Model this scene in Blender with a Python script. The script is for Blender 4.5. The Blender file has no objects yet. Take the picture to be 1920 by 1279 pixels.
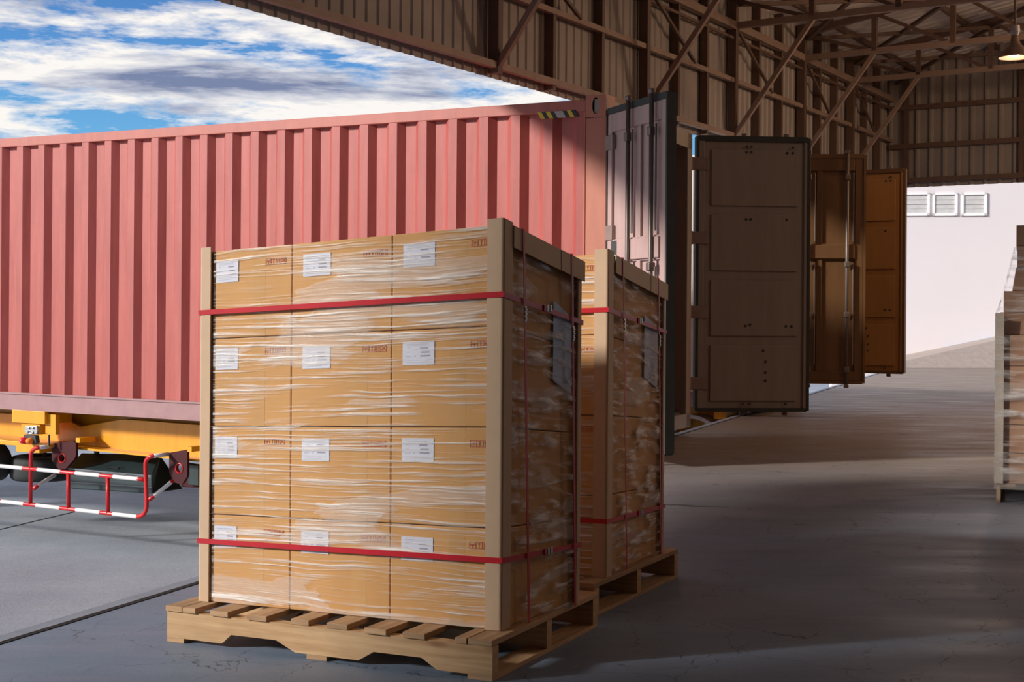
import bpy, bmesh, math, random
from mathutils import Vector, Matrix, noise

random.seed(7)
S = bpy.context.scene
COL = S.collection

# ------------------------------------------------------------------ camera
F = 2600.0          # focal length in pixels of a 1920 wide frame
H0 = 600.0          # image row of the eye level at the centre column
ROLL = math.radians(0.42)
EYE = 1.0
cr, sr = math.cos(ROLL), math.sin(ROLL)
cam_d = bpy.data.cameras.new('camera')
cam_d.sensor_width = 36.0
cam_d.lens = 36.0 * F / 1920.0
cam_d.shift_y = -(639.5 - H0) / 1920.0
cam_d.clip_end = 500
cam = bpy.data.objects.new('camera', cam_d)
COL.objects.link(cam)
cam.matrix_world = Matrix(((cr, -sr, 0, 0), (0, 0, -1, 0), (sr, cr, 0, EYE), (0, 0, 0, 1)))
S.camera = cam

# ------------------------------------------------------------------ exposure
S.view_settings.view_transform = 'Standard'
S.view_settings.look = 'None'
S.view_settings.gamma = 1
S.view_settings.use_curve_mapping = False
S.view_settings.exposure = 0.0

# ------------------------------------------------------------------ node helper
def N(nt, kind, **kw):
    n = nt.nodes.new(kind)
    for k, v in kw.items():
        if k in n.inputs:
            n.inputs[k].default_value = v
        else:
            setattr(n, k, v)
    return n

def ramp(nt, src, stops, interp='LINEAR'):
    r = nt.nodes.new('ShaderNodeValToRGB')
    r.color_ramp.interpolation = interp
    els = r.color_ramp.elements
    while len(els) < len(stops):
        els.new(0.5)
    for e, (p, c) in zip(els, stops):
        e.position = p
        e.color = (c, c, c, 1) if isinstance(c, (int, float)) else (*c, 1)
    nt.links.new(src, r.inputs[0])
    return r

def mapping(nt, src, scale=(1, 1, 1), rot=(0, 0, 0), loc=(0, 0, 0)):
    m = nt.nodes.new('ShaderNodeMapping')
    m.inputs['Scale'].default_value = scale
    m.inputs['Rotation'].default_value = rot
    m.inputs['Location'].default_value = loc
    nt.links.new(src, m.inputs['Vector'])
    return m.outputs[0]

def noise_n(nt, vec, scale, detail=4, rough=0.55, dist=0.0):
    n = nt.nodes.new('ShaderNodeTexNoise')
    n.inputs['Scale'].default_value = scale
    n.inputs['Detail'].default_value = detail
    n.inputs['Roughness'].default_value = rough
    n.inputs['Distortion'].default_value = dist
    if vec is not None:
        nt.links.new(vec, n.inputs['Vector'])
    return n.outputs['Fac']

def mixc(nt, fac, a, b, blend='MIX'):
    m = nt.nodes.new('ShaderNodeMix')
    m.data_type = 'RGBA'
    m.blend_type = blend
    for sock, v in ((m.inputs[0], fac), (m.inputs[6], a), (m.inputs[7], b)):
        if isinstance(v, (int, float)):
            sock.default_value = v
        elif isinstance(v, tuple):
            sock.default_value = (*v, 1)
        else:
            nt.links.new(v, sock)
    return m.outputs[2]

def mth(nt, op, a, b=0.0, clamp=False):
    m = nt.nodes.new('ShaderNodeMath')
    m.operation = op
    m.use_clamp = clamp
    for i, v in enumerate((a, b)):
        if isinstance(v, (int, float)):
            m.inputs[i].default_value = v
        else:
            nt.links.new(v, m.inputs[i])
    return m.outputs[0]

# ------------------------------------------------------------------ sky
W = bpy.data.worlds.new('sky')
S.world = W
W.use_nodes = True
wt = W.node_tree
wt.nodes.clear()
tc = wt.nodes.new('ShaderNodeTexCoord')
d = tc.outputs['Generated']
sep = wt.nodes.new('ShaderNodeSeparateXYZ')
wt.links.new(d, sep.inputs[0])
blue = ramp(wt, sep.outputs['Z'], [(0.0, (0.30, 0.58, 0.80)), (0.12, (0.16, 0.45, 0.77)), (0.18, (0.11, 0.32, 0.68)),
                                   (0.24, (0.07, 0.20, 0.52)), (0.6, (0.08, 0.2, 0.5))])
v1 = mapping(wt, d, scale=(3.6, 3.6, 17.0), rot=(0, 0.03, 0), loc=(1.3, 0.2, 0.35))
n1 = noise_n(wt, v1, 2.3, 12, 0.62, 0.15)
v2 = mapping(wt, d, scale=(3.0, 3.0, 21.0), rot=(0, 0.02, 0), loc=(4.1, 2.2, 0.1))
n2 = noise_n(wt, v2, 1.9, 11, 0.6, 0.15)
cover = ramp(wt, n1, [(0.42, 0.0), (0.46, 0.45), (0.53, 1.0)])
shade = ramp(wt, n2, [(0.46, (0.98, 0.94, 0.90)), (0.54, (0.62, 0.64, 0.72)), (0.64, (0.20, 0.245, 0.40))])
sky_col = mixc(wt, cover.outputs[0], blue.outputs[0], shade.outputs[0])
bg = N(wt, 'ShaderNodeBackground', Strength=1.0)
wt.links.new(sky_col, bg.inputs['Color'])
wo = wt.nodes.new('ShaderNodeOutputWorld')
wt.links.new(bg.outputs[0], wo.inputs['Surface'])

# ------------------------------------------------------------------ sun (veiled by cloud: soft)
sun_d = bpy.data.lights.new('sun', 'SUN')
sun_d.energy = 4.6
sun_d.angle = math.radians(6)
sun_d.color = (1.0, 0.94, 0.86)
sun = bpy.data.objects.new('sun', sun_d)
COL.objects.link(sun)
SUN_TO = Vector((-0.88, -0.34, 0.39)).normalized()
sun.rotation_euler = SUN_TO.to_track_quat('Z', 'Y').to_euler()
sun.location = SUN_TO * 30

# ------------------------------------------------------------------ measuring helpers
def ray(x, y):
    a, b = (x - 960.0) / F, (H0 - y) / F
    return Vector((a * cr - b * sr, 1.0, a * sr + b * cr))

CAMP = Vector((0, 0, EYE))

def at(x, y, depth):
    return CAMP + ray(x, y) * depth

def level(x, y, z=0.0):
    r = ray(x, y)
    return CAMP + r * ((z - EYE) / r.z)

def onplane(x, y, p0, n):
    r = ray(x, y)
    return CAMP + r * ((p0 - CAMP).dot(n) / r.dot(n))

UP = Vector((0, 0, 1))

# ------------------------------------------------------------------ materials
MATS = {}

def new_mat(name):
    m = bpy.data.materials.new(name)
    m.use_nodes = True
    nt = m.node_tree
    b = nt.nodes['Principled BSDF']
    MATS[name] = m
    return m, nt, b

def coords(nt, which='Object'):
    t = nt.nodes.new('ShaderNodeTexCoord')
    return t.outputs[which]

def worldpos(nt):
    return nt.nodes.new('ShaderNodeNewGeometry').outputs['Position']

def bump(nt, b, h, strength=0.3, dist=0.01):
    n = nt.nodes.new('ShaderNodeBump')
    n.inputs['Strength'].default_value = strength
    n.inputs['Distance'].default_value = dist
    nt.links.new(h, n.inputs['Height'])
    nt.links.new(n.outputs[0], b.inputs['Normal'])

def simple(name, col, rough=0.5, metal=0.0, var=0.12, scale=8.0, spec=0.5, bmp=0.0):
    m, nt, b = new_mat(name)
    p = worldpos(nt)
    f = noise_n(nt, p, scale, 5, 0.6)
    lo = tuple(max(0, c * (1 - var)) for c in col)
    hi = tuple(min(1, c * (1 + var)) for c in col)
    r = ramp(nt, f, [(0.3, lo), (0.7, hi)])
    nt.links.new(r.outputs[0], b.inputs['Base Color'])
    b.inputs['Roughness'].default_value = rough
    b.inputs['Metallic'].default_value = metal
    b.inputs['Specular IOR Level'].default_value = spec
    if bmp:
        bump(nt, b, noise_n(nt, p, scale * 6, 4), bmp, 0.004)
    return m

def painted(name, col, rust=(0.16, 0.06, 0.035), amount=0.66, rough=0.5, streak=(6, 6, 0.7), fade=None):
    """weathered paint: vertical run marks, chips of rust, faded patches"""
    m, nt, b = new_mat(name)
    p = worldpos(nt)
    s = noise_n(nt, mapping(nt, p, scale=streak), 1.6, 7, 0.65)
    base = ramp(nt, s, [(0.25, tuple(c * 0.86 for c in col)), (0.75, tuple(min(1, c * 1.12) for c in (fade or col)))])
    chips = ramp(nt, noise_n(nt, mapping(nt, p, scale=(9, 9, 3.2)), 2.3, 9, 0.72), [(amount, 0.0), (amount + 0.05, 1.0)])
    c = mixc(nt, chips.outputs[0], base.outputs[0], rust)
    nt.links.new(c, b.inputs['Base Color'])
    b.inputs['Roughness'].default_value = rough
    bump(nt, b, noise_n(nt, p, 7, 4), 0.12, 0.01)
    return m

painted('red_paint', (0.395, 0.075, 0.062), amount=0.70, fade=(0.44, 0.105, 0.088))
painted('red_rail_paint', (0.45, 0.125, 0.095), amount=0.72)
painted('post_paint', (0.50, 0.17, 0.105), amount=0.66)
painted('dusty_rose_paint', (0.47, 0.32, 0.30), amount=0.74)
painted('brown_paint', (0.31, 0.262, 0.23), rust=(0.10, 0.06, 0.04), amount=0.74)
painted('ochre_paint', (0.15, 0.072, 0.026), rust=(0.06, 0.03, 0.015), amount=0.76)
painted('amber_paint', (0.42, 0.20, 0.065), rust=(0.08, 0.04, 0.015), amount=0.76)
painted('pale_container_paint', (0.62, 0.6, 0.58), amount=0.72)
painted('yellow_paint', (0.83, 0.36, 0.012), rust=(0.25, 0.10, 0.02), amount=0.76, rough=0.38)
simple('gasket_rubber', (0.045, 0.05, 0.05), 0.7)
simple('rod_steel', (0.19, 0.155, 0.14), 0.45, 0.5)
simple('hinge_steel', (0.30, 0.22, 0.20), 0.45, 0.3)
simple('galvanised_steel', (0.42, 0.43, 0.45), 0.4, 0.7)
simple('dark_steel', (0.05, 0.03, 0.03), 0.5)
simple('maroon_paint', (0.06, 0.007, 0.010), 0.6, spec=0.25)
simple('red_pipe_paint', (0.62, 0.018, 0.022), 0.32, var=0.06)
simple('white_pipe_paint', (0.80, 0.80, 0.80), 0.35, var=0.05)
simple('toolbox_plastic', (0.018, 0.036, 0.040), 0.38, var=0.2)
simple('tyre_rubber', (0.028, 0.032, 0.033), 0.75, var=0.25)
simple('rim_paint', (0.5, 0.5, 0.5), 0.4, 0.4)
simple('black', (0.01, 0.01, 0.01), 0.9)
simple('red_lens', (0.75, 0.02, 0.05), 0.15)
simple('orange_lens', (0.95, 0.25, 0.02), 0.15)
simple('sign_yellow', (0.75, 0.46, 0.02), 0.5)
simple('sign_black', (0.02, 0.02, 0.02), 0.5)
simple('sign_worn', (0.45, 0.36, 0.34), 0.6)
simple('strap_red', (0.52, 0.008, 0.022), 0.35, var=0.1)
simple('edge_board', (0.58, 0.405, 0.265), 0.6, var=0.05, scale=14)
simple('edge_board_core', (0.62, 0.52, 0.42), 0.7)
simple('paper_white', (0.66, 0.68, 0.80), 0.6, var=0.03)
simple('paper_print', (0.30, 0.31, 0.40), 0.7)
simple('paper_print_pale', (0.52, 0.54, 0.64), 0.7)
simple('stamp_red', (0.50, 0.10, 0.05), 0.7)
simple('steel_brown', (0.14, 0.085, 0.062), 0.6, 0.1, bmp=0.05)
simple('steel_pale', (0.30, 0.21, 0.165), 0.55, 0.1)
simple('building_white', (0.70, 0.645, 0.66), 0.8, var=0.02, scale=0.6)
simple('window_frame_white', (0.93, 0.91, 0.91), 0.6, var=0.02)
simple('window_glass', (0.56, 0.55, 0.54), 0.2, var=0.08)
simple('lamp_shade_metal', (0.22, 0.16, 0.13), 0.35, 0.7)
simple('dock_steel', (0.27, 0.31, 0.38), 0.6, 0.0)
simple('tool_box_trim', (0.16, 0.18, 0.21), 0.4, 0.4)
simple('envelope_film', (0.36, 0.40, 0.56), 0.3, var=0.2, scale=20)

# kraft cardboard
def kraft(name, col):
    m, nt, b = new_mat(name)
    p = worldpos(nt)
    f = noise_n(nt, mapping(nt, p, scale=(1, 1, 1)), 5, 5, 0.6)
    r = ramp(nt, f, [(0.3, tuple(c * 0.93 for c in col)), (0.7, tuple(c * 1.06 for c in col))])
    nt.links.new(r.outputs[0], b.inputs['Base Color'])
    b.inputs['Roughness'].default_value = 0.62
    b.inputs['Specular IOR Level'].default_value = 0.3
    bump(nt, b, noise_n(nt, p, 160, 2), 0.05, 0.002)
kraft('kraft', (0.60, 0.315, 0.105))
kraft('kraft_dull', (0.52, 0.30, 0.19))
simple('packing_tape', (0.60, 0.335, 0.125), 0.25, var=0.04)

# wood
def wood(name, c1, c2, axis):
    m, nt, b = new_mat(name)
    p = coords(nt, 'UV')
    g = noise_n(nt, mapping(nt, p, scale=(2.2, 42, 1)), 1.0, 8, 0.62, 0.5)
    big = noise_n(nt, mapping(nt, p, scale=(3, 6, 1)), 1.0, 3)
    r = ramp(nt, g, [(0.28, c1), (0.72, c2)])
    k = ramp(nt, big, [(0.35, 0.78), (0.65, 1.06)])
    c = mixc(nt, 1.0, r.outputs[0], k.outputs[0], 'MULTIPLY')
    kn = nt.nodes.new('ShaderNodeTexVoronoi')
    kn.inputs['Scale'].default_value = 1.0
    nt.links.new(mapping(nt, p, scale=(3.1, 9, 1)), kn.inputs['Vector'])
    kf = ramp(nt, kn.outputs['Distance'], [(0.05, 1.0), (0.13, 0.0)])
    c2_ = mixc(nt, mth(nt, 'MULTIPLY', kf.outputs[0], 0.55), c, (0.20, 0.075, 0.035))
    nt.links.new(c2_, b.inputs['Base Color'])
    b.inputs['Roughness'].default_value = 0.7
    b.inputs['Specular IOR Level'].default_value = 0.25
    bump(nt, b, g, 0.25, 0.003)
wood('pallet_wood', (0.44, 0.255, 0.125), (0.70, 0.48, 0.275), 'X')
wood('pallet_board_wood', (0.38, 0.22, 0.115), (0.60, 0.40, 0.235), 'X')

# stretch film: clear, glossy, whitened at creases and overlaps, with highlight streaks painted in white
def film(name, sx, sy, rot, amount, patch_scale, dense=0.5, tint=(0.92, 0.87, 0.83)):
    m, nt, b = new_mat(name)
    uv = coords(nt, 'UV')
    warp = noise_n(nt, mapping(nt, uv, scale=(1.5, 5, 1)), 1.0, 3)
    add = nt.nodes.new('ShaderNodeVectorMath')
    add.operation = 'ADD'
    comb = nt.nodes.new('ShaderNodeCombineXYZ')
    nt.links.new(mth(nt, 'MULTIPLY', warp, 0.05), comb.inputs['Y'])
    nt.links.new(uv, add.inputs[0])
    nt.links.new(comb.outputs[0], add.inputs[1])
    vec = mapping(nt, add.outputs[0], scale=(sx, sy, 1), rot=(0, 0, rot))
    s = noise_n(nt, vec, 1.0, 6, 0.6, 0.25)
    streak = ramp(nt, s, [(dense, 0.0), (dense + 0.07, 0.35), (dense + 0.19, 1.0)])
    pv = mapping(nt, add.outputs[0], scale=(patch_scale, patch_scale * 2.6, 1), rot=(0, 0, rot * 0.5))
    pn = noise_n(nt, pv, 1.0, 4, 0.5, 0.6)
    patch = ramp(nt, pn, [(0.39, 0.04), (0.49, 1.0)])
    milky = ramp(nt, noise_n(nt, mapping(nt, add.outputs[0], scale=(patch_scale * 0.8, patch_scale * 3.4, 1), loc=(3, 7, 0)), 1.0, 5, 0.5, 0.5),
                 [(0.55, 0.0), (0.57, 0.75), (0.70, 1.0)])
    f = mth(nt, 'ADD', mth(nt, 'MULTIPLY', mth(nt, 'MULTIPLY', streak.outputs[0], patch.outputs[0]), amount),
            mth(nt, 'MULTIPLY', milky.outputs[0], amount * 0.36))
    f = mth(nt, 'ADD', f, 0.03, True)
    b.inputs['Base Color'].default_value = (*tint, 1)
    b.inputs['Roughness'].default_value = 0.22
    bump(nt, b, s, 0.6, 0.006)
    tr = nt.nodes.new('ShaderNodeBsdfTransparent')
    mx = nt.nodes.new('ShaderNodeMixShader')
    nt.links.new(f, mx.inputs[0])
    nt.links.new(tr.outputs[0], mx.inputs[1])
    nt.links.new(b.outputs[0], mx.inputs[2])
    out = nt.nodes['Material Output']
    nt.links.new(mx.outputs[0], out.inputs['Surface'])
    m.use_transparent_shadow = True
    return m
film('film_front', 2.2, 95, 0.02, 0.86, 1.9, 0.49)
film('film_side', 7.0, 34, 0.75, 0.95, 3.2, 0.49, (0.85, 0.80, 0.76))
film('film_stack', 3.0, 22, 0.5, 0.7, 3.0, 0.50)

# floors
def concrete(name, lo, hi, rough, crack=0.0, speck=0.0, streaks=0.0, haze_tint=None):
    m, nt, b = new_mat(name)
    p = worldpos(nt)
    big = noise_n(nt, p, 0.55, 6, 0.6, 0.3)
    r = ramp(nt, big, [(0.3, lo), (0.7, hi)])
    c = r.outputs[0]
    fine = noise_n(nt, p, 95, 3, 0.7)
    if haze_tint:      # warm haze of the far hall painted in as brown, stronger with depth
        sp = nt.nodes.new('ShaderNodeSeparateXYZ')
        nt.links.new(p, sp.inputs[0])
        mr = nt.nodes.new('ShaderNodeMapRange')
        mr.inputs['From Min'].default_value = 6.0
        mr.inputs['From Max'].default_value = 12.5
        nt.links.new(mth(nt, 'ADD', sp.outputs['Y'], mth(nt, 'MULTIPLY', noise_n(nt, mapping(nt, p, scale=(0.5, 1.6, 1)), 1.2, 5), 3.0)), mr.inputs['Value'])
        c = mixc(nt, mth(nt, 'MULTIPLY', mr.outputs[0], 0.92), c, haze_tint)
    if speck:
        k = ramp(nt, fine, [(0.3, 1 - speck), (0.7, 1 + speck * 0.6)])
        c = mixc(nt, 1.0, c, k.outputs[0], 'MULTIPLY')
    if crack:
        vor = nt.nodes.new('ShaderNodeTexVoronoi')
        vor.feature = 'DISTANCE_TO_EDGE'
        vor.inputs['Scale'].default_value = 2.8
        dn = nt.nodes.new('ShaderNodeTexNoise')
        dn.inputs['Scale'].default_value = 4.0
        dn.inputs['Detail'].default_value = 6
        nt.links.new(p, dn.inputs['Vector'])
        vm = nt.nodes.new('ShaderNodeVectorMath')
        vm.operation = 'MULTIPLY_ADD'
        vm.inputs[1].default_value = (0.5, 0.5, 0)
        nt.links.new(dn.outputs['Color'], vm.inputs[0])
        nt.links.new(p, vm.inputs[2])
        nt.links.new(vm.outputs[0], vor.inputs['Vector'])
        ck = ramp(nt, vor.outputs['Distance'], [(0.0, 1.0), (0.008, 0.0)])
        msk = ramp(nt, noise_n(nt, p, 1.3, 3), [(0.41, 0.0), (0.50, 1.0)])
        f = mth(nt, 'MULTIPLY', mth(nt, 'MULTIPLY', ck.outputs[0], msk.outputs[0]), crack)
        c = mixc(nt, f, c, (0.012, 0.013, 0.016))
    nt.links.new(c, b.inputs['Base Color'])
    rr = noise_n(nt, mapping(nt, p, scale=(0.8, 3.0, 1), rot=(0, 0, 0.1)), 1.4, 6, 0.6, 0.4)
    rv = ramp(nt, rr, [(0.3, max(0.02, rough - 0.12)), (0.7, rough + 0.13)])
    nt.links.new(rv.outputs[0], b.inputs['Roughness'])
    b.inputs['Specular IOR Level'].default_value = 0.35
    bump(nt, b, fine if not streaks else noise_n(nt, mapping(nt, p, scale=(1.2, 5, 1)), 3.0, 7, 0.65), 0.12 if not streaks else streaks, 0.006)
    return m
concrete('dock_floor', (0.14, 0.19, 0.275), (0.22, 0.285, 0.385), 0.5, crack=0.9, speck=0.12, streaks=0.18, haze_tint=(0.24, 0.175, 0.125))
concrete('yard_ground', (0.26, 0.295, 0.345), (0.385, 0.425, 0.48), 0.6, speck=0.35)
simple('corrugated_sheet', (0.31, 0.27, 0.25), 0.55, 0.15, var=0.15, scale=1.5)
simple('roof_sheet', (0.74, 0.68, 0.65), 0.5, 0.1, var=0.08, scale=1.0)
simple('enclosing_wall', (0.12, 0.085, 0.07), 0.8)

def M(n):
    return MATS[n]

# ------------------------------------------------------------------ mesh builder
class MB:
    def __init__(self):
        self.v, self.f, self.mi, self.uv = [], [], [], []
    def face(self, pts, mi=0, uvs=None):
        i0 = len(self.v)
        self.v += [Vector(p) for p in pts]
        self.f.append(tuple(range(i0, i0 + len(pts))))
        self.mi.append(mi)
        self.uv.append(uvs or [(0, 0)] * len(pts))
    def grid(self, P, nu, nv, mi=0, uvf=None, flip=False):
        i0 = len(self.v)
        for j in range(nv + 1):
            for i in range(nu + 1):
                self.v.append(Vector(P(i / nu, j / nv)))
        for j in range(nv):
            for i in range(nu):
                a = i0 + j * (nu + 1) + i
                q = [a, a + 1, a + nu + 2, a + nu + 1]
                st = [(i / nu, j / nv), ((i + 1) / nu, j / nv), ((i + 1) / nu, (j + 1) / nv), (i / nu, (j + 1) / nv)]
                if flip:
                    q.reverse(); st.reverse()
                self.f.append(tuple(q)); self.mi.append(mi)
                self.uv.append([uvf(*s) if uvf else s for s in st])
    def hexa(self, c, mi=0):
        """c: eight corners, bottom four ccw then top four ccw"""
        i0 = len(self.v)
        c = [Vector(p) for p in c]
        self.v += c
        for q in ((3, 2, 1, 0), (4, 5, 6, 7), (0, 1, 5, 4), (1, 2, 6, 5), (2, 3, 7, 6), (3, 0, 4, 7)):
            self.f.append(tuple(i0 + k for k in q)); self.mi.append(mi)
            a, b, d_ = c[q[0]], c[q[1]], c[q[3]]
            w, h = (b - a).length, (d_ - a).length
            o = random.random() * 9
            if w >= h:
                self.uv.append([(o, o), (o + w, o), (o + w, o + h), (o, o + h)])
            else:
                self.uv.append([(o, o), (o, o + w), (o + h, o + w), (o + h, o)])
    def mapbox(self, P, u0, u1, v0, v1, w0, w1, mi=0):
        self.hexa([P(u0, v0, w0), P(u1, v0, w0), P(u1, v1, w0), P(u0, v1, w0),
                   P(u0, v0, w1), P(u1, v0, w1), P(u1, v1, w1), P(u0, v1, w1)], mi)
    def obox(self, o, a, b, c, mi=0):
        """corner o and three edge vectors"""
        o, a, b, c = Vector(o), Vector(a), Vector(b), Vector(c)
        if a.cross(b).dot(c) < 0:
            a, b = b, a
        self.hexa([o, o + a, o + a + b, o + b, o + c, o + a + c, o + a + b + c, o + b + c], mi)
    def bar(self, p, q, w, h=None, up=UP, mi=0):
        p, q = Vector(p), Vector(q)
        h = h or w
        d_ = (q - p).normalized()
        s = d_.cross(up)
        if s.length < 1e-4:
            s = d_.cross(Vector((1, 0, 0)))
        s.normalize()
        t = s.cross(d_).normalized()
        self.obox(p - s * w / 2 - t * h / 2, q - p, s * w, t * h, mi)
    def tube(self, pts, r, n=12, mi=0, mis=None, caps=True):
        pts = [Vector(p) for p in pts]
        i0 = len(self.v)
        prev = None
        for k, p in enumerate(pts):
            if k == 0: d_ = pts[1] - pts[0]
            elif k == len(pts) - 1: d_ = pts[-1] - pts[-2]
            else: d_ = (pts[k + 1] - p).normalized() + (p - pts[k - 1]).normalized()
            d_.normalize()
            if prev is None:
                a = d_.orthogonal().normalized()
            else:
                a = (prev - d_ * prev.dot(d_)).normalized()
            prev = a
            b = d_.cross(a)
            rr = r[k] if isinstance(r, (list, tuple)) else r
            for i in range(n):
                an = 2 * math.pi * i / n
                self.v.append(p + (a * math.cos(an) + b * math.sin(an)) * rr)
        for k in range(len(pts) - 1):
            for i in range(n):
                j = (i + 1) % n
                self.f.append((i0 + k * n + i, i0 + k * n + j, i0 + (k + 1) * n + j, i0 + (k + 1) * n + i))
                self.mi.append(mis[k] if mis else mi)
                self.uv.append([(0, 0)] * 4)
        if caps:
            for k, rev in ((0, True), (len(pts) - 1, False)):
                q = [i0 + k * n + i for i in range(n)]
                if rev: q.reverse()
                self.f.append(tuple(q)); self.mi.append(mis[min(k, len(mis) - 1)] if mis else mi)
                self.uv.append([(0, 0)] * n)
    def lathe(self, c, axis, prof, n=32, mi=0):
        """prof: list of (r, h) along axis"""
        c, axis = Vector(c), Vector(axis).normalized()
        a = axis.orthogonal().normalized(); b = axis.cross(a)
        i0 = len(self.v)
        for r, h in prof:
            for i in range(n):
                an = 2 * math.pi * i / n
                self.v.append(c + axis * h + (a * math.cos(an) + b * math.sin(an)) * r)
        for k in range(len(prof) - 1):
            for i in range(n):
                j = (i + 1) % n
                self.f.append((i0 + k * n + i, i0 + k * n + j, i0 + (k + 1) * n + j, i0 + (k + 1) * n + i))
                self.mi.append(mi); self.uv.append([(0, 0)] * 4)
    def prism(self, poly, ext, mi=0):
        """closed planar polygon (3D points) extruded by vector ext"""
        poly = [Vector(p) for p in poly]; ext = Vector(ext)
        n = len(poly); i0 = len(self.v)
        nrm = Vector()
        for i in range(n):
            nrm += poly[i].cross(poly[(i + 1) % n])
        if nrm.dot(ext) > 0:
            poly.reverse()
        self.v += poly + [p + ext for p in poly]
        o = poly[0]
        ax = (poly[1] - poly[0]).normalized()
        # uv: long horizontal axis
        h = max(poly, key=lambda p: (p - o).length) - o
        ax = h.normalized()
        def uvp(p): return ((p - o).dot(ax), p.z)
        self.f.append(tuple(range(i0, i0 + n))); self.mi.append(mi); self.uv.append([uvp(p) for p in poly])
        self.f.append(tuple(reversed(range(i0 + n, i0 + 2 * n)))); self.mi.append(mi); self.uv.append([uvp(p) for p in reversed(poly)])
        for i in range(n):
            j = (i + 1) % n
            self.f.append((i0 + i, i0 + n + i, i0 + n + j, i0 + j)); self.mi.append(mi)
            l = (poly[j] - poly[i]).length
            e = ext.length
            self.uv.append([(0, 0), (e, 0), (e, l), (0, l)])
    def build(self, name, mats, parent=None, bevel=0.0, smooth=False, origin=None):
        if isinstance(mats, str):
            mats = [mats]
        me = bpy.data.meshes.new(name)
        if parent is not None:
            o = parent['_w'] if '_w' in parent else None
            org = Vector(o) if o is not None else Vector()
        elif origin is not None:
            org = Vector(origin)
        else:
            n = len(self.v)
            org = Vector((sum(v.x for v in self.v) / n, sum(v.y for v in self.v) / n, min(v.z for v in self.v)))
        me.from_pydata([tuple(v - org) for v in self.v], [], self.f)
        for m in mats:
            me.materials.append(M(m))
        me.polygons.foreach_set('material_index', self.mi)
        if smooth:
            me.polygons.foreach_set('use_smooth', [True] * len(self.f))
        l = me.uv_layers.new(name='uv')
        flat = []
        for u in self.uv:
            for a, b in u:
                flat += [a, b]
        l.data.foreach_set('uv', flat)
        me.validate()
        ob = bpy.data.objects.new(name, me)
        COL.objects.link(ob)
        ob['_w'] = tuple(org)
        if parent is not None:
            ob.parent = parent
        else:
            ob.location = org
        if bevel:
            bm = ob.modifiers.new('edge', 'BEVEL')
            bm.width = bevel; bm.segments = 2; bm.limit_method = 'ANGLE'
        return ob

def tag(o, label=None, cat=None, group=None, kind=None):
    if label: o['label'] = label
    if cat: o['category'] = cat
    if group: o['group'] = group
    if kind: o['kind'] = kind
    return o

def thing(name, label, cat, loc, group=None):
    o = bpy.data.objects.new(name, None)
    COL.objects.link(o)
    o.location = loc
    o['_w'] = tuple(loc)
    o.empty_display_size = 0.1
    return tag(o, label, cat, group)

def V(*a):
    return Vector(a)

# ================================================================== THE SETTING
YARD = -1.1
# dock edge on the floor plane
E0, E1 = level(0, 1196), level(1309, 801)
ED = (E1 - E0).normalized()
EN = V(ED.y, -ED.x, 0)          # towards the inside of the warehouse
Ea, Eb = E0 - ED * 14, E0 + ED * 47

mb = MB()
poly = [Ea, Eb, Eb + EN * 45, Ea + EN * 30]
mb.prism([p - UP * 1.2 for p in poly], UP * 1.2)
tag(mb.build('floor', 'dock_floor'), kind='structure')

mb = MB()
gp = [V(-90, -30, YARD), V(90, -30, YARD), V(90, 160, YARD), V(-90, 160, YARD)]
mb.prism([p - UP * 0.3 for p in gp], UP * 0.3)
tag(mb.build('ground', 'yard_ground'), kind='structure')

# steel nosing and ragged rubber gap along the dock edge
mb = MB()
mb.obox(E0 - ED * 10 - EN * 0.01 - UP * 0.12, ED * 40, EN * 0.055, UP * 0.123)
tag(mb.build('trim_1', 'dock_steel'), kind='structure')
mb = MB()
n = 240
rnd = [0.006 + 0.022 * (0.5 + 0.5 * noise.noise(V(i * 0.13, 3, 1))) + (0.02 if noise.noise(V(i * 0.21, 9, 4)) > 0.42 else 0) for i in range(n + 1)]
for i in range(n):
    a, b = E0 - ED * 10 + ED * (40 * i / n), E0 - ED * 10 + ED * (40 * (i + 1) / n)
    o1, o2 = EN * 0.05, UP * 0.0022
    mb.hexa([a - EN * 0.013 - UP * 0.02, a - EN * 0.009 - UP * 0.02, b - EN * 0.009 - UP * 0.02, b - EN * 0.013 - UP * 0.02, a - EN * 0.013 + o2, a - EN * 0.009 + o2, b - EN * 0.009 + o2, b - EN * 0.013 + o2])
    mb.hexa([a + o1, a + o1 + EN * rnd[i], b + o1 + EN * rnd[i + 1], b + o1, a + o1 + o2, a + o1 + EN * rnd[i] + o2, b + o1 + EN * rnd[i + 1] + o2, b + o1 + o2])
tag(mb.build('trim_2', 'black'), kind='structure')
# joint in the yard concrete
mb = MB()
j0, j1 = level(-300, 1064, YARD), level(150, 957, YARD)
mb.obox(j0 + UP * 0.001, j1 - j0, V(0.03, 0.02, 0), UP * 0.002)
tag(mb.build('trim_3', 'black'), kind='structure')

# warehouse frame: T runs along the dock wall (away), Q runs across the hall
mS = 1.25
W0 = V(0.78, 13.0, 0)
T = V(0.53, 0.85, 0).normalized()
Q = V(0.85, -0.53, 0).normalized()

def wh(t, q, z=0.0):
    return W0 + T * t + Q * q + UP * z

def wall_t(x, y=300):
    """t of the dock wall plane under image column x"""
    p = onplane(x, y, W0, Q)
    return (p - W0).dot(T), p.z

T_END = wall_t(1668)[0]
T_START = -9.5
Z_SHEET = wall_t(900, 136)[1]
Z_GIRT = wall_t(1110, 178)[1]
Z_GIRT2 = wall_t(1430, 174)[1]
Z_EAVE = wall_t(1500, 109)[1]
ROOF_SLOPE = 0.17
Z_ROOF = Z_EAVE + 0.42
HALL = 15.0
T_BACK = -13.9

def roof_z(q):
    return Z_ROOF + ROOF_SLOPE * min(q, HALL / 2) - ROOF_SLOPE * max(0, q - HALL / 2)

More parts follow.
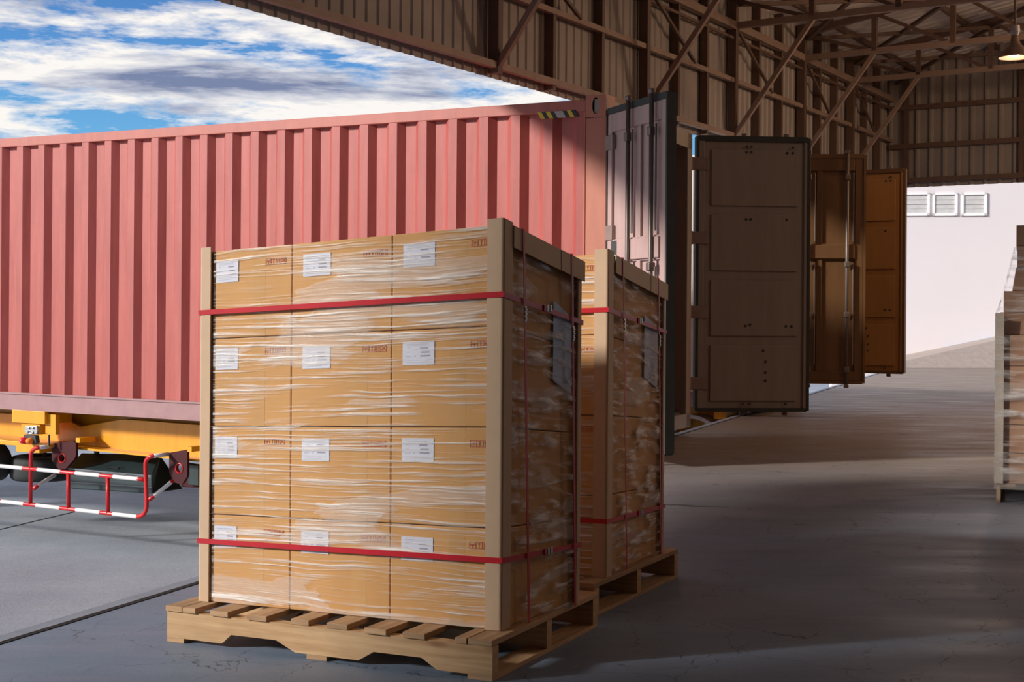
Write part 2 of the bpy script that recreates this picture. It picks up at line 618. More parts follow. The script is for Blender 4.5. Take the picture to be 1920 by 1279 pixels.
def corrugated(mb, p0, along, up_, length, height, pitch, depth, nrm, prof=None, mi=0):
    """trapezoid ribbed sheet"""
    prof = prof or ((0, 0), (0.30, 0), (0.42, 1), (0.58, 1), (0.70, 0))
    k = int(math.ceil(length / pitch))
    pts = []
    for i in range(k):
        for a, b in prof:
            s = (i + a) * pitch
            if s <= length:
                pts.append((s, b * depth))
    pts.append((length, 0))
    for (s0, d0), (s1, d1) in zip(pts, pts[1:]):
        a = p0 + along * s0 + nrm * d0
        b = p0 + along * s1 + nrm * d1
        mb.face([a, b, b + up_ * height, a + up_ * height], mi)

mb = MB()
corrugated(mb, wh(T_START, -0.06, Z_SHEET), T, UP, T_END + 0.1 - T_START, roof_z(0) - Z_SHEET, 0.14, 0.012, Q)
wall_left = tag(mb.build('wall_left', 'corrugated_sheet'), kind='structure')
for z, w, m in ((Z_GIRT, 0.055, 'steel_pale'), (Z_GIRT2, 0.05, 'steel_pale'), (Z_EAVE, 0.085, 'steel_pale'), (Z_EAVE - 0.14, 0.03, 'steel_brown')):
    mb = MB()
    mb.bar(wh(T_START, 0.03, z), wh(T_END, 0.03, z), w, w)
    mb.build('girt', m, wall_left)
# frames: columns, trusses and knee braces
frames = [wall_t(925, 118)[0], wall_t(1205, 150)[0], wall_t(1371, 150)[0], wall_t(1500, 200)[0], wall_t(1592, 230)[0]]
step = frames[3] - frames[2]
for t in frames:
    mb = MB()
    mb.bar(wh(t, 0.02, Z_SHEET + 0.02), wh(t, 0.02, roof_z(0)), 0.10, 0.07, up=T)
    mb.build('column', 'steel_brown', wall_left)
for a, b in zip(frames, frames[1:] + [T_END]):
    for k in (0.34, 0.67):
        tt = a + (b - a) * k
        mb = MB()
        mb.bar(wh(tt, 0.0, Z_SHEET + 0.02), wh(tt, 0.0, roof_z(0)), 0.085, 0.05, up=T)
        mb.build('sheeting_post', 'steel_brown', wall_left)
    mb = MB()
    mb.bar(wh(a, 0.06, Z_EAVE - 0.02), wh(a + (b - a) * 0.5, 0.06, Z_GIRT2 + 0.02), 0.03, 0.03)
    mb.build('sway_rod', 'steel_brown', wall_left)

mb = MB()   # unseen slab added to keep the sun off the right-hand floor
mb.obox(wh(-11.4, -0.16, 2.15), T * 3.9, Q * -0.05, UP * (Z_SHEET + 0.2 - 2.15))
mb.build('sun_block_slab', 'corrugated_sheet', wall_left)
mb = MB(); mb.obox(wh(T_BACK, -0.08, -0.02), T * 0.29, Q * -0.1, UP * (roof_z(0) - 0.02)); mb.build('sun_block_pier', 'corrugated_sheet', wall_left)  # unseen pier added to shade the floor at lower right

# gable wall at the far end, open below
Z_GABLE = wall_t(1668, 353)[1]
mb = MB()
L_g = HALL
nrib = int(L_g / 0.20)
pts = []
for i in range(nrib):
    for a, b in ((0, 0), (0.30, 0), (0.42, 1), (0.58, 1), (0.70, 0)):
        pts.append(((i + a) * 0.20, b * 0.035))
for (s0, d0), (s1, d1) in zip(pts, pts[1:]):
    a, b = wh(T_END + 0.05 - d0, s0 - 0.3), wh(T_END + 0.05 - d1, s1 - 0.3)
    mb.face([a + UP * Z_GABLE, b + UP * Z_GABLE, b + UP * roof_z(s1), a + UP * roof_z(s0)])
wall_far = tag(mb.build('wall_far', 'corrugated_sheet'), kind='structure')
for z in (Z_GABLE + 0.1, wall_t(1668, 277)[1], wall_t(1668, 205)[1]):
    mb = MB()
    mb.bar(wh(T_END - 0.03, 0, z), wh(T_END - 0.03, HALL, z), 0.06, 0.07)
    mb.build('girt', 'steel_brown', wall_far)
for q in (0.25, 1.9, 4.2, 7.5, 11):
    mb = MB()
    mb.bar(wh(T_END, q, Z_GABLE + 0.02), wh(T_END, q, roof_z(q) - 0.02), 0.06, 0.06, up=T)
    mb.build('sheeting_post', 'steel_brown', wall_far)

# roof sheets
mb = MB()
for q0, q1 in ((-0.4, HALL / 2), (HALL / 2, HALL + 0.3)):
    p0 = wh(T_BACK, q0, roof_z(q0)); up_ = (wh(T_BACK, q1, roof_z(q1)) - p0)
    corrugated(mb, p0, T, up_.normalized(), T_END - T_BACK + 0.4, up_.length, 0.20, 0.035, UP)
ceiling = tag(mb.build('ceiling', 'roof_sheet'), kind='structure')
for q in (0.35, 1.55, 2.75, 3.95, 5.15, 6.35, 7.4):
    mb = MB()
    mb.bar(wh(T_BACK, q, roof_z(q) - 0.05), wh(T_END, q, roof_z(q) - 0.05), 0.05, 0.07)
    mb.build('purlin', 'steel_brown', ceiling)

# solid walls of the hall behind and to the right of the viewpoint
mb = MB()
mb.obox(wh(T_BACK, -0.06, -0.02), Q * (HALL + 0.06), T * -0.2, UP * (roof_z(HALL / 2) + 0.02))
tag(mb.build('wall_rear', 'enclosing_wall'), kind='structure')
mb = MB()
mb.obox(wh(T_BACK, HALL, -0.02), T * (T_END - T_BACK), Q * 0.2, UP * (roof_z(HALL) + 0.02))
tag(mb.build('wall_right', 'enclosing_wall'), kind='structure')

# trusses
truss_words = ['first from the container corner', 'second in line down the hall', 'third in line down the hall', 'farthest down the hall']
def truss(t, words):
    root = thing('roof_truss', 'brown steel roof truss with crossed webs, ' + words, 'roof truss', wh(t, 0, Z_EAVE), 'roof trusses')
    span = HALL
    def zt(q): return roof_z(q) - 0.12
    mb = MB(); mb.bar(wh(t, 0, Z_EAVE), wh(t, span, Z_EAVE), 0.06, 0.07); mb.build('bottom_chord', 'steel_pale', root)
    mb = MB()
    mb.bar(wh(t, 0, zt(0)), wh(t, span / 2, zt(span / 2)), 0.07, 0.08)
    mb.bar(wh(t, span / 2, zt(span / 2)), wh(t, span, zt(span)), 0.07, 0.08)
    mb.build('top_chord', 'steel_brown', root)
    q, k = 0.95, 0
    last = 0.0
    while q < span:
        mb = MB(); mb.bar(wh(t, q, Z_EAVE), wh(t, q, zt(q)), 0.06, 0.06, up=T); mb.build('web_post', 'steel_brown', root)
        mb = MB(); mb.bar(wh(t, last, zt(last)), wh(t, q, Z_EAVE), 0.04, 0.04, up=T); mb.build('web_diagonal', 'steel_brown', root)
        last = q
        q += 0.95
for t, w in zip(frames[1:], truss_words):
    truss(t, w)
brace_words = ['foot left of the container corner', 'foot behind the rose container door', 'foot above the middle of the broad brown door', 'foot above the right edge of the broad brown door', 'farthest and lowest, ending above the ochre door']
for t, w in zip(frames, brace_words):
    mb = MB()
    mb.bar(wh(t, 0.05, Z_GIRT), wh(t, 0.97, Z_EAVE), 0.05, 0.05)
    tag(mb.build('knee_brace', 'steel_pale'), 'slanting knee brace on dock wall, ' + w, 'brace', 'knee braces')

# cross bracing rods between trusses under the roof
rod_words = ['nearest the viewer', 'in the middle of the roof', 'nearest the gable wall']
ends = frames[1:] + [T_END]
for k, (a, b) in enumerate(zip(ends[1:], ends[2:])):
    for j, (qa, qb) in enumerate(((0.1, 1.9), (1.9, 0.1), (1.9, 3.8), (3.8, 1.9))):
        mb = MB()
        mb.bar(wh(a, qa, roof_z(qa) - 0.2), wh(b, qb, roof_z(qb) - 0.2), 0.045, 0.045)
        mb.build('wind_brace', 'steel_brown', ceiling)

# high bay lamps: one in view, the others unseen, added to brighten the interior
m, nt, b = new_mat('lamp_bulb_glow')
b.inputs['Base Color'].default_value = (1, 0.8, 0.5, 1)
b.inputs['Emission Color'].default_value = (1.0, 0.72, 0.4, 1)
b.inputs['Emission Strength'].default_value = 0.3

def pendant(lp, label, power, col, size):
    root = thing('pendant_lamp', label, 'lamp', lp, 'pendant lamps')
    mb = MB(); mb.lathe(lp, UP, [(0.015, 0.10), (0.03, 0.08), (0.045, 0.0), (0.06, -0.03), (0.12, -0.09), (0.155, -0.15), (0.16, -0.165), (0.15, -0.16), (0.11, -0.09), (0.04, -0.02)], 32)
    mb.build('lamp_shade', 'lamp_shade_metal', root, smooth=True)
    mb = MB(); mb.lathe(lp, UP, [(0.0, -0.15), (0.03, -0.145), (0.042, -0.11), (0.035, -0.06), (0.0, -0.04)], 20)
    mb.build('bulb', 'lamp_bulb_glow', root, smooth=True)
    lq = (lp - W0).dot(Q)
    mb = MB(); mb.tube([lp + UP * 0.08, V(lp.x, lp.y, roof_z(lq) - 0.02)], 0.012, 8); mb.build('hanging_rod', 'steel_brown', root)
    mb = MB(); mb.lathe(lp, UP, [(0.0, 0.16), (0.045, 0.16), (0.05, 0.10), (0.035, 0.06), (0.0, 0.06)], 16); mb.build('ballast', 'galvanised_steel', root)
    ld = bpy.data.lights.new('lamp_light', 'POINT'); ld.energy = power; ld.color = col; ld.shadow_soft_size = size
    lo = bpy.data.objects.new('lamp_light', ld); COL.objects.link(lo); lo.parent = root; lo.location = (0, 0, -0.25)

WARM = (1.0, 0.66, 0.42)
pendant(at(1903, 78, 14.0), 'bell-shaped metal warehouse lamp hanging under the roof at right', 28, WARM, 0.06)
for t_, q_, pw_ in ((-8.0, 9.5, 12), (0.0, 9.0, 165), (4.5, 6.6, 380)):
    pendant(wh(t_, q_, 4.4), 'bell-shaped warehouse lamp out of view, added as fill light for the hall', pw_, WARM, 0.25)

# white building beyond the open end
BD = 36.0
bl, br = at(1560, 674, BD), at(2300, 674, BD - 2)
bl.z = br.z = -1.1
bx = (br - bl).normalized(); bn = V(bx.y, -bx.x, 0)
root = thing('white_building', 'plain white building with three windows beyond the open hall end', 'building', bl)
mb = MB(); mb.obox(bl, br - bl, bn * -6, UP * 8.5); mb.build('wall', 'building_white', root)
def bpt(x, y): return onplane(x, y, bl, bn)
for x0, x1 in ((1690, 1743), (1748, 1795), (1802, 1850)):
    a, b_, c_ = bpt(x0, 405), bpt(x1, 405), bpt(x0, 362)
    hz = c_.z - a.z; w = (b_ - a).dot(bx)
    a = V(a.x, a.y, a.z)
    mb = MB()
    for o, ex_, ez in ((0, 0.06, hz), (w - 0.06, 0.06, hz)):
        mb.obox(a + bx * o, bx * ex_, bn * 0.05, UP * ez)
    mb.obox(a, bx * w, bn * 0.05, UP * 0.06); mb.obox(a + UP * (hz - 0.06), bx * w, bn * 0.05, UP * 0.06)
    fr = mb.build('window', 'window_frame_white', root)
    mb = MB()
    for k in range(4):
        z0 = 0.06 + (hz - 0.12) * k / 4
        mb.obox(a + bx * 0.06 + UP * z0 + bn * 0.005, bx * (w - 0.12), bn * 0.012, UP * ((hz - 0.12) / 4 - 0.012))
    mb.build('pane', 'window_glass', fr)

# ramp of the yard rising to the right in front of it
mb = MB()
r0, r1 = bpt(1640, 682), bpt(2100, 585)
f0, f1 = level(1640, 690), level(2100, 690)
b0 = V(r0.x, r0.y, -0.02); b1 = V(r1.x, r1.y, -0.02)
mb.hexa([V(f0.x, f0.y, -0.02), V(f1.x, f1.y, -0.02), b1, b0, V(f0.x, f0.y, 0.003), V(f1.x, f1.y, 0.003), r1, V(r0.x, r0.y, max(r0.z, 0.01))])
simple('ramp_concrete', (0.40, 0.325, 0.28), 0.7)
tag(mb.build('floor_ramp', 'ramp_concrete'), kind='structure')
mb = MB()
for i in range(14):
    a = r0.lerp(r1, i / 14 + 0.004); b_ = r0.lerp(r1, (i + 1) / 14 - 0.006)
    mb.hexa([a - UP * 0.02 + bn * 0.30, b_ - UP * 0.02 + bn * 0.30, b_ - UP * 0.02, a - UP * 0.02, a + UP * 0.05 + bn * 0.26, b_ + UP * 0.05 + bn * 0.26, b_ + UP * 0.05, a + UP * 0.05])
tag(mb.build('trim_4', 'yard_ground'), kind='structure')

# ================================================================== CONTAINERS
EX = V(-4910, 2600, 40).normalized()
EXh = V(EX.x, EX.y, 0).normalized()
EY = V(0.42, 0.907, 0).normalized()
NIN = V(0.468, 0.884, 0).normalized()      # square to the long side, away from the viewer

def door(name, parent, hinge, free, z0, z1, mat, outer, rods=True, gasket='gasket_rubber'):
    """door leaf between two plan points; outer=True: lock-rod face towards the viewer"""
    a, b = V(hinge.x, hinge.y, z0), V(free.x, free.y, z0)
    s = (b - a); w = s.length; s.normalize()
    n = V(s.y, -s.x, 0)
    if n.dot(CAMP - a) < 0: n = -n
    h = z1 - z0
    th = 0.04
    def P(u, v, wz): return a + s * (u * w) + n * v + UP * (wz * h)
    mb = MB()
    mb.mapbox(P, 0.0, 1.0, -th, 0.0, 0.0, 1.0)
    if outer:
        # raised fields: narrow strip by the hinge, two recessed panels framed by ribs
        for (u0, u1, w0, w1) in ((0.02, 0.09, 0.01, 0.985), (0.90, 0.985, 0.01, 0.985), (0.09, 0.9, 0.93, 0.985), (0.09, 0.9, 0.01, 0.05),
                                 (0.09, 0.9, 0.54, 0.61), (0.52, 0.58, 0.05, 0.93)):
            mb.mapbox(P, u0, u1, 0.0, 0.022, w0, w1)
        ob = mb.build(name, mat, parent, bevel=0.006)
        mb = MB(); mb.mapbox(P, 0.25, 0.9, 0.022, 0.04, 0.545, 0.605); mb.build('handle_plate', mat, ob, bevel=0.006)
        mb = MB(); mb.mapbox(P, 0.10, 0.19, 0.0225, 0.026, 0.545, 0.605); mb.build('handle_recess', 'gasket_rubber', ob)
    else:
        # inner face: plain liner panels between pressed grooves
        for k in range(4):
            w0 = 0.035 + k * 0.238; w1 = w0 + 0.205
            mb.mapbox(P, 0.13, 0.90, 0.0, 0.018, w0, w1)
        mb.mapbox(P, 0.0, 0.07, 0.0, 0.02, 0.0, 1.0)
        mb.mapbox(P, 0.955, 1.0, 0.0, 0.02, 0.0, 1.0)
        ob = mb.build(name, mat, parent, bevel=0.006)
        mb = MB()
        for (u, wz) in ((0.44, 0.945), (0.48, 0.945), (0.44, 0.965), (0.48, 0.965), (0.80, 0.945), (0.85, 0.945), (0.85, 0.965), (0.44, 0.70), (0.48, 0.70), (0.80, 0.70),
                        (0.44, 0.31), (0.48, 0.315), (0.80, 0.31), (0.85, 0.31), (0.60, 0.22), (0.62, 0.18), (0.62, 0.14), (0.62, 0.11), (0.42, 0.025), (0.48, 0.025), (0.80, 0.025)):
            c = P(u, 0.024, wz)
            mb.lathe(c, n, [(0.012, -0.006), (0.012, 0.0), (0.0, 0.003)], 8)
        mb.build('bolt_heads', 'gasket_rubber', ob)
    mb = MB()
    for (u0, u1, w0, w1) in ((-0.005, 0.02, 0, 1), (0.985, 1.008, 0, 1), (0.02, 0.985, 0.985, 1.004), (0.02, 0.985, -0.004, 0.01)):
        mb.mapbox(P, u0, u1, -th - 0.006, 0.027, w0, w1)
    mb.build('gasket', gasket, ob)
    if rods:
        for u in (0.44, 0.82):
            off = 0.055 if outer else -th - 0.045
            mb = MB(); mb.tube([P(u, off, -0.012), P(u, off, 1.012)], 0.017, 12)
            rd = mb.build('lock_rod', 'rod_steel', ob, smooth=True)
            for wz in (0.06, 0.30, 0.52, 0.90):
                c = P(u, off, wz)
                mb = MB(); mb.obox(c - s * 0.026 - n * 0.026 - UP * 0.03, s * 0.052, n * 0.052, UP * 0.06)
                mb.build('rod_guide', 'rod_steel', rd, bevel=0.008)
            for wz in (-0.012, 1.012):
                c = P(u, off, wz)
                mb = MB(); mb.obox(c - s * 0.025 - n * 0.018 - UP * 0.018, s * 0.05, n * 0.036, UP * 0.036)
                mb.build('cam_end', 'rod_steel', rd, bevel=0.008)
            if outer:
                mb = MB()
                mb.tube([P(u + 0.06, 0.05, 0.62), P(u + 0.06, 0.05, 0.92)], 0.008, 8)
                mb.tube([P(u + 0.06, 0.05, 0.08), P(u + 0.06, 0.05, 0.52)], 0.008, 8)
                mb.build('lock_cable', 'rod_steel', rd)
    for wz in (0.10, 0.36, 0.63, 0.90):
        c = P(0.0, 0.0, wz)
        mb = MB()
        mb.obox(c - s * 0.06 + n * 0.0 - UP * 0.055, s * 0.17, n * 0.034, UP * 0.11)
        mb.tube([c - s * 0.055 + n * 0.017 - UP * 0.06, c - s * 0.055 + n * 0.017 + UP * 0.06], 0.026, 12)
        mb.build('hinge', 'hinge_steel', ob, bevel=0.006)
    return ob

def container(label, rear, z0, z1, length, width, paint, rail, post, castings=True):
    root = thing('shipping_container', label, 'shipping container', V(rear.x, rear.y, z0), 'docked shipping containers')
    o = V(rear.x, rear.y, z0)
    H = z1 - z0
    pw = 0.17                       # rear post width
    rt, rb = 0.085, 0.16            # rails
    PITCH = 0.279
    mb = MB()
    corrugated(mb, o + EX * pw + NIN * 0.055 + UP * rb, EX, UP, length - pw * 2, H - rb - rt, PITCH, 0.05, -NIN,
               ((0, 1), (0.28, 1), (0.47, 0), (0.80, 0), (1.0, 1)))
    mb.build('side_panel', paint, root)
    mb = MB(); mb.obox(o + EX * pw + UP * (H - rt), EX * (length - 2 * pw), NIN * 0.06, UP * rt); mb.build('top_rail', rail, root, bevel=0.006)
    mb = MB(); mb.obox(o + EX * pw + UP * 0.0, EX * (length - 2 * pw), NIN * 0.06, UP * rb)
    mb.obox(o + EX * pw - NIN * 0.012 + UP * (rb - 0.012), EX * (length - 2 * pw), NIN * 0.06, UP * 0.016)
    mb.obox(o + EX * pw - NIN * 0.012, EX * (length - 2 * pw), NIN * 0.06, UP * 0.014)
    mb.build('bottom_rail', 'bottom_rail_paint', root)
    # far side, front wall, roof and floor close the box
    far = EY * width
    mb = MB(); mb.obox(o + far - NIN * 0.05, EX * length, NIN * 0.05, UP * H); mb.build('far_side_panel', paint, root)
    mb = MB(); mb.obox(o + EX * (length - 0.05), far, EX * 0.05, UP * H); mb.build('front_wall', paint, root)
    mb = MB(); mb.obox(o + EX * 0.1 + NIN * 0.062 + UP * (H - 0.05), EX * (length - 0.1), far, UP * 0.03); mb.build('roof_panel', paint, root)
    mb = MB(); mb.obox(o + EX * 0.05 + NIN * 0.065 + UP * 0.05, EX * (length - 0.1), far, UP * 0.09); mb.build('floor_panel', 'container_floor', root)
    mb = MB(); mb.obox(o - EX * 0.0, EX * pw, NIN * 0.16, UP * (H - 0.137)); mb.obox(o + EX * pw - NIN * 0.004 + UP * rb, EX * 0.014, NIN * 0.02, UP * (H - rb - rt)); mb.build('rear_post', post, root, bevel=0.008)
    mb = MB(); mb.obox(o + far - EY * 0.12, EX * 0.12, EY * 0.12, UP * H); mb.build('rear_post', 'brown_paint', root, bevel=0.008)
    mb = MB(); mb.obox(o + UP * (H - 0.14), EX * 0.1, far, UP * 0.14); mb.build('rear_header', 'brown_paint', root)
    mb = MB(); mb.obox(o - EX * 0.0, EX * 0.1, far, UP * 0.12); mb.build('rear_sill', 'brown_paint', root)
    # top corner casting with its oval hole
    cw, ch = 0.165, 0.165
    c0 = o - NIN * 0.012 + EX * 0.002 + UP * (H - ch + 0.03)
    cen = c0 + EX * cw * 0.5 + UP * ch * 0.5
    mb = MB()
    ring_o, ring_i = [], []
    for i in range(32):
        an = 2 * math.pi * i / 32
        ca, sa = math.cos(an), math.sin(an)
        k = 1 / max(abs(ca), abs(sa))
        ro = cen + EX * (ca * k * cw / 2) + UP * (sa * k * ch / 2)
        ri = cen + EX * (0.027 * ca) + UP * (0.05 * sa + (0.012 if sa > 0 else -0.012))
        ring_o.append(ro); ring_i.append(ri)
    for i in range(32):
        j = (i + 1) % 32
        mb.face([ring_o[i], ring_o[j], ring_i[j], ring_i[i]])
        mb.face([ring_i[i], ring_i[j], ring_i[j] + NIN * 0.05, ring_i[i] + NIN * 0.05], 1)
        mb.face([ring_o[j], ring_o[i], ring_o[i] + NIN * 0.17, ring_o[j] + NIN * 0.17])
    mb.face([p + NIN * 0.05 for p in ring_i], 1)  # hole lining coloured black to stand in for its inner shade
    mb.build('corner_casting', [post, 'black'], root)
    return root, o

simple('bottom_rail_paint', (0.36, 0.20, 0.20), 0.45, var=0.1)
simple('container_floor', (0.06, 0.04, 0.03), 0.8)

R1 = at(1137, 300, 10.28)
zt1 = at(1137, 184, 10.28).z
zb1 = at(1137, 836, 10.28).z
con1, o1 = container('long faded red corrugated shipping container docked at the left', R1, zb1, zt1, 12.0, 2.1, 'red_paint', 'red_rail_paint', 'post_paint')
h1 = at(1143, 207, 10.30); f1 = at(1257, 173, 9.47)
door('left_door', con1, h1, f1, 0.09, h1.z, 'dusty_rose_paint', True)
h2 = at(1306, 256, 12.30); f2 = at(1517, 262, 12.40)
door('right_door', con1, h2, f2, at(1306, 770, 12.3).z, h2.z, 'brown_paint', False)
# hazard tape at the end of the top of the side panel
mb = MB()
base = o1 + UP * (zt1 - zb1 - 0.074)
t0, t1 = 0.257, 0.576
k = 9
for i in range(k):
    a = t1 - (t1 - t0) * i / k; b_ = t1 - (t1 - t0) * (i + 1) / k
    sl = 0.03
    mi = [0, 1, 0, 1, 2, 2, 1, 0, 1][i]
    p = base - NIN * 0.004
    mb.hexa([p + EX * (a - sl) - UP * 0.05, p + EX * (b_ - sl) - UP * 0.05, p + EX * (b_ - sl) - UP * 0.05 + NIN * 0.02, p + EX * (a - sl) - UP * 0.05 + NIN * 0.02,
             p + EX * a, p + EX * b_, p + EX * b_ + NIN * 0.02, p + EX * a + NIN * 0.02], mi)
mb.build('hazard_tape', ['sign_yellow', 'sign_black', 'sign_worn'], con1)

R2 = at(1420, 600, 14.6)
zt2 = at(1560, 286, 14.6).z
con2, o2 = container('pale container farther down the dock, mostly hidden behind open brown doors', R2, zb1, zt2, 9.0, 2.1, 'pale_container_paint', 'pale_container_paint', 'brown_paint')
h3 = R2 + V(0.06, -0.02, 0); f3 = at(1622, 291, 14.5)
door('left_door', con2, h3, f3, at(1570, 718, 14.55).z, f3.z, 'ochre_paint', True, gasket='ochre_paint')
h4 = V(R2.x, R2.y, 0) + EY * 2.1 + V(0.08, -0.1, 0); f4 = at(1698, 317, 15.9)
door('right_door', con2, h4, f4, at(1690, 700, 15.9).z, f4.z, 'amber_paint', False, gasket='ochre_paint')

# ================================================================== TRAILER UNDER THE RED CONTAINER
def side(x, y, off=0.0):
    """point on an upright plane parallel to the container's long side, off metres further under it"""
    return onplane(x, y, o1 + NIN * off, NIN)

def trailer_base(root, o, length, width, zc):
    """wheels, axles and main beams that carry a container whose underside is at zc"""
    for s_ in (0.45, width - 0.65):
        mb = MB(); mb.obox(o + EX * 0.25 + NIN * s_ + UP * (-0.35), EX * (length - 0.4), NIN * 0.14, UP * 0.35); mb.build('main_beam', 'yellow_paint', root)
    for t_ in (0.35, length - 0.6):
        mb = MB(); mb.obox(o + EX * t_ + NIN * 0.05 + UP * -0.12, EX * 0.14, NIN * (width - 0.3), UP * 0.118); mb.build('bolster', 'yellow_paint', root)

def wheel(parent, c, axis, r, w, name='wheel'):
    mb = MB()
    prof = [(r * 0.56, -w / 2), (r * 0.9, -w / 2), (r * 0.98, -w * 0.40), (r, -w * 0.25), (r, w * 0.25), (r * 0.98, w * 0.40), (r * 0.9, w / 2), (r * 0.56, w / 2), (r * 0.54, w * 0.2), (r * 0.54, -w * 0.2), (r * 0.56, -w / 2)]
    mb.lathe(c, axis, prof, 40)
    ob = mb.build(name, 'tyre_rubber', parent, smooth=True)
    mb = MB()
    mb.lathe(c, axis, [(0.0, -w * 0.1), (r * 0.2, -w * 0.12), (r * 0.25, -w * 0.3), (r * 0.45, -w * 0.2), (r * 0.56, -w * 0.42), (r * 0.56, w * 0.42), (r * 0.45, w * 0.2), (r * 0.25, w * 0.3), (r * 0.2, w * 0.12), (0.0, w * 0.1)], 32)
    mb.build('rim', 'rim_paint', ob, smooth=True)
    return ob

tr = thing('container_trailer', 'yellow container trailer chassis carrying the long red container', 'trailer', V(o1.x, o1.y, YARD), 'container trailers')
trailer_base(tr, o1, 11.8, 2.0, zb1)
RW = 0.46
for t_ in (0.95, 2.0):
    for s_ in (0.22, 1.72):
        c = o1 + EX * t_ + NIN * s_; c.z = YARD + RW
        wheel(tr, c, NIN, RW, 0.28)
    a = o1 + EX * t_ + NIN * 0.22; a.z = YARD + RW
    b_ = o1 + EX * t_ + NIN * 1.72; b_.z = YARD + RW
    mb = MB(); mb.tube([a, b_], 0.06, 10); mb.build('axle', 'dark_steel', tr)
    for s_ in (0.5, 1.4):
        c = o1 + EX * t_ + NIN * s_
        mb = MB(); mb.obox(V(c.x, c.y, YARD + RW) - EX * 0.05, EX * 0.1, NIN * 0.1, UP * (zb1 - 0.3 - YARD - RW)); mb.build('axle_hanger', 'dark_steel', tr)
# landing legs near the front
for s_ in (0.3, 1.6):
    c = o1 + EX * 9.0 + NIN * s_
    mb = MB(); mb.obox(V(c.x, c.y, YARD) - EX * 0.08, EX * 0.16, NIN * 0.16, UP * (c.z - YARD - 0.02)); mb.obox(V(c.x, c.y, YARD) - EX * 0.18 - NIN * 0.08, EX * 0.36, NIN * 0.32, UP * 0.04); mb.build('landing_leg', 'dark_steel', tr)

OFF = 0.34
def slab(poly_xy, off, th, name, mat, parent=tr, bevel=0.004):
    mb = MB(); mb.prism([side(x, y, off) for x, y in poly_xy], NIN * th)
    return mb.build(name, mat, parent, bevel=bevel)
# deep side beam with its lower flange
slab([(-120, 770), (110, 779), (150, 800), (230, 786), (420, 800), (520, 806), (520, 878), (372, 862), (300, 853), (140, 838), (100, 831), (-120, 818)], OFF, 0.05, 'side_beam', 'yellow_paint')
mb = MB()
p = [side(x, y, OFF - 0.16) for x, y in ((372, 866), (140, 842), (-120, 822))]
for a, b_ in zip(p, p[1:]):
    mb.obox(a, b_ - a, NIN * 0.2, UP * 0.018)
mb.build('beam_flange', 'yellow_paint', tr)
# twist-lock bracket with cross member
br_ = slab([(22, 768), (84, 772), (84, 796), (22, 792)], -0.02, 0.34, 'lock_bracket', 'yellow_paint')
mb = MB(); mb.prism([side(x, y, 0.02) for x, y in ((85, 776), (104, 778), (104, 815), (85, 813))], NIN * 0.05); mb.build('bracket_web', 'yellow_paint', br_)
mb = MB(); mb.prism([side(x, y, 0.0) for x, y in ((40, 794), (75, 796), (75, 815), (40, 813))], NIN * 0.2); mb.build('bracket_plate', 'yellow_paint', br_)
mb = MB(); mb.tube([side(92, 815, 0.02), side(92, 836, 0.02)], 0.010, 8); mb.build('release_rod', 'dark_steel', br_)
lb = slab([(-60, 818), (92, 834), (92, 839), (74, 838), (74, 850), (30, 847), (30, 836), (-60, 828)], 0.03, 0.3, 'lower_ledge', 'yellow_paint')
# twist lock casting
tl = slab([(47, 798), (69, 799), (70, 809), (68, 815), (48, 814), (46, 808)], -0.03, 0.05, 'twist_lock', 'galvanised_steel', bevel=0.006)
mb = MB()
for x in (54, 62):
    c = side(x, 803, -0.035); mb.lathe(c, -NIN, [(0.010, 0.0), (0.010, 0.008), (0.0, 0.010)], 10)
mb.build('lock_pin', 'galvanised_steel', tl)
mb = MB(); c = side(57, 811, -0.035)
for i in range(16):
    pass
mb.tube([c + EX * (0.035 * math.cos(i * math.pi / 8)) + UP * (0.014 * math.sin(i * math.pi / 8)) for i in range(17)], 0.006, 8)
mb.build('lock_ring', 'galvanised_steel', tl, smooth=True)
# marker lamps
mb = MB(); mb.prism([side(x, y, -0.05) for x, y in ((44, 815), (66, 817), (68, 831), (62, 834), (44, 833))], NIN * 0.05); lamp = mb.build('marker_lamp', 'gasket_rubber', tr, bevel=0.006)
for (x, y, m_, nm) in ((46, 826, 'red_lens', 'red_lens'), (58, 827, 'orange_lens', 'orange_lens')):
    mb = MB(); mb.lathe(side(x, y, -0.05), -NIN, [(0.032, -0.01), (0.032, 0.02), (0.026, 0.04), (0.012, 0.05), (0.0, 0.052)], 20); mb.build(nm, m_, lamp, smooth=True)
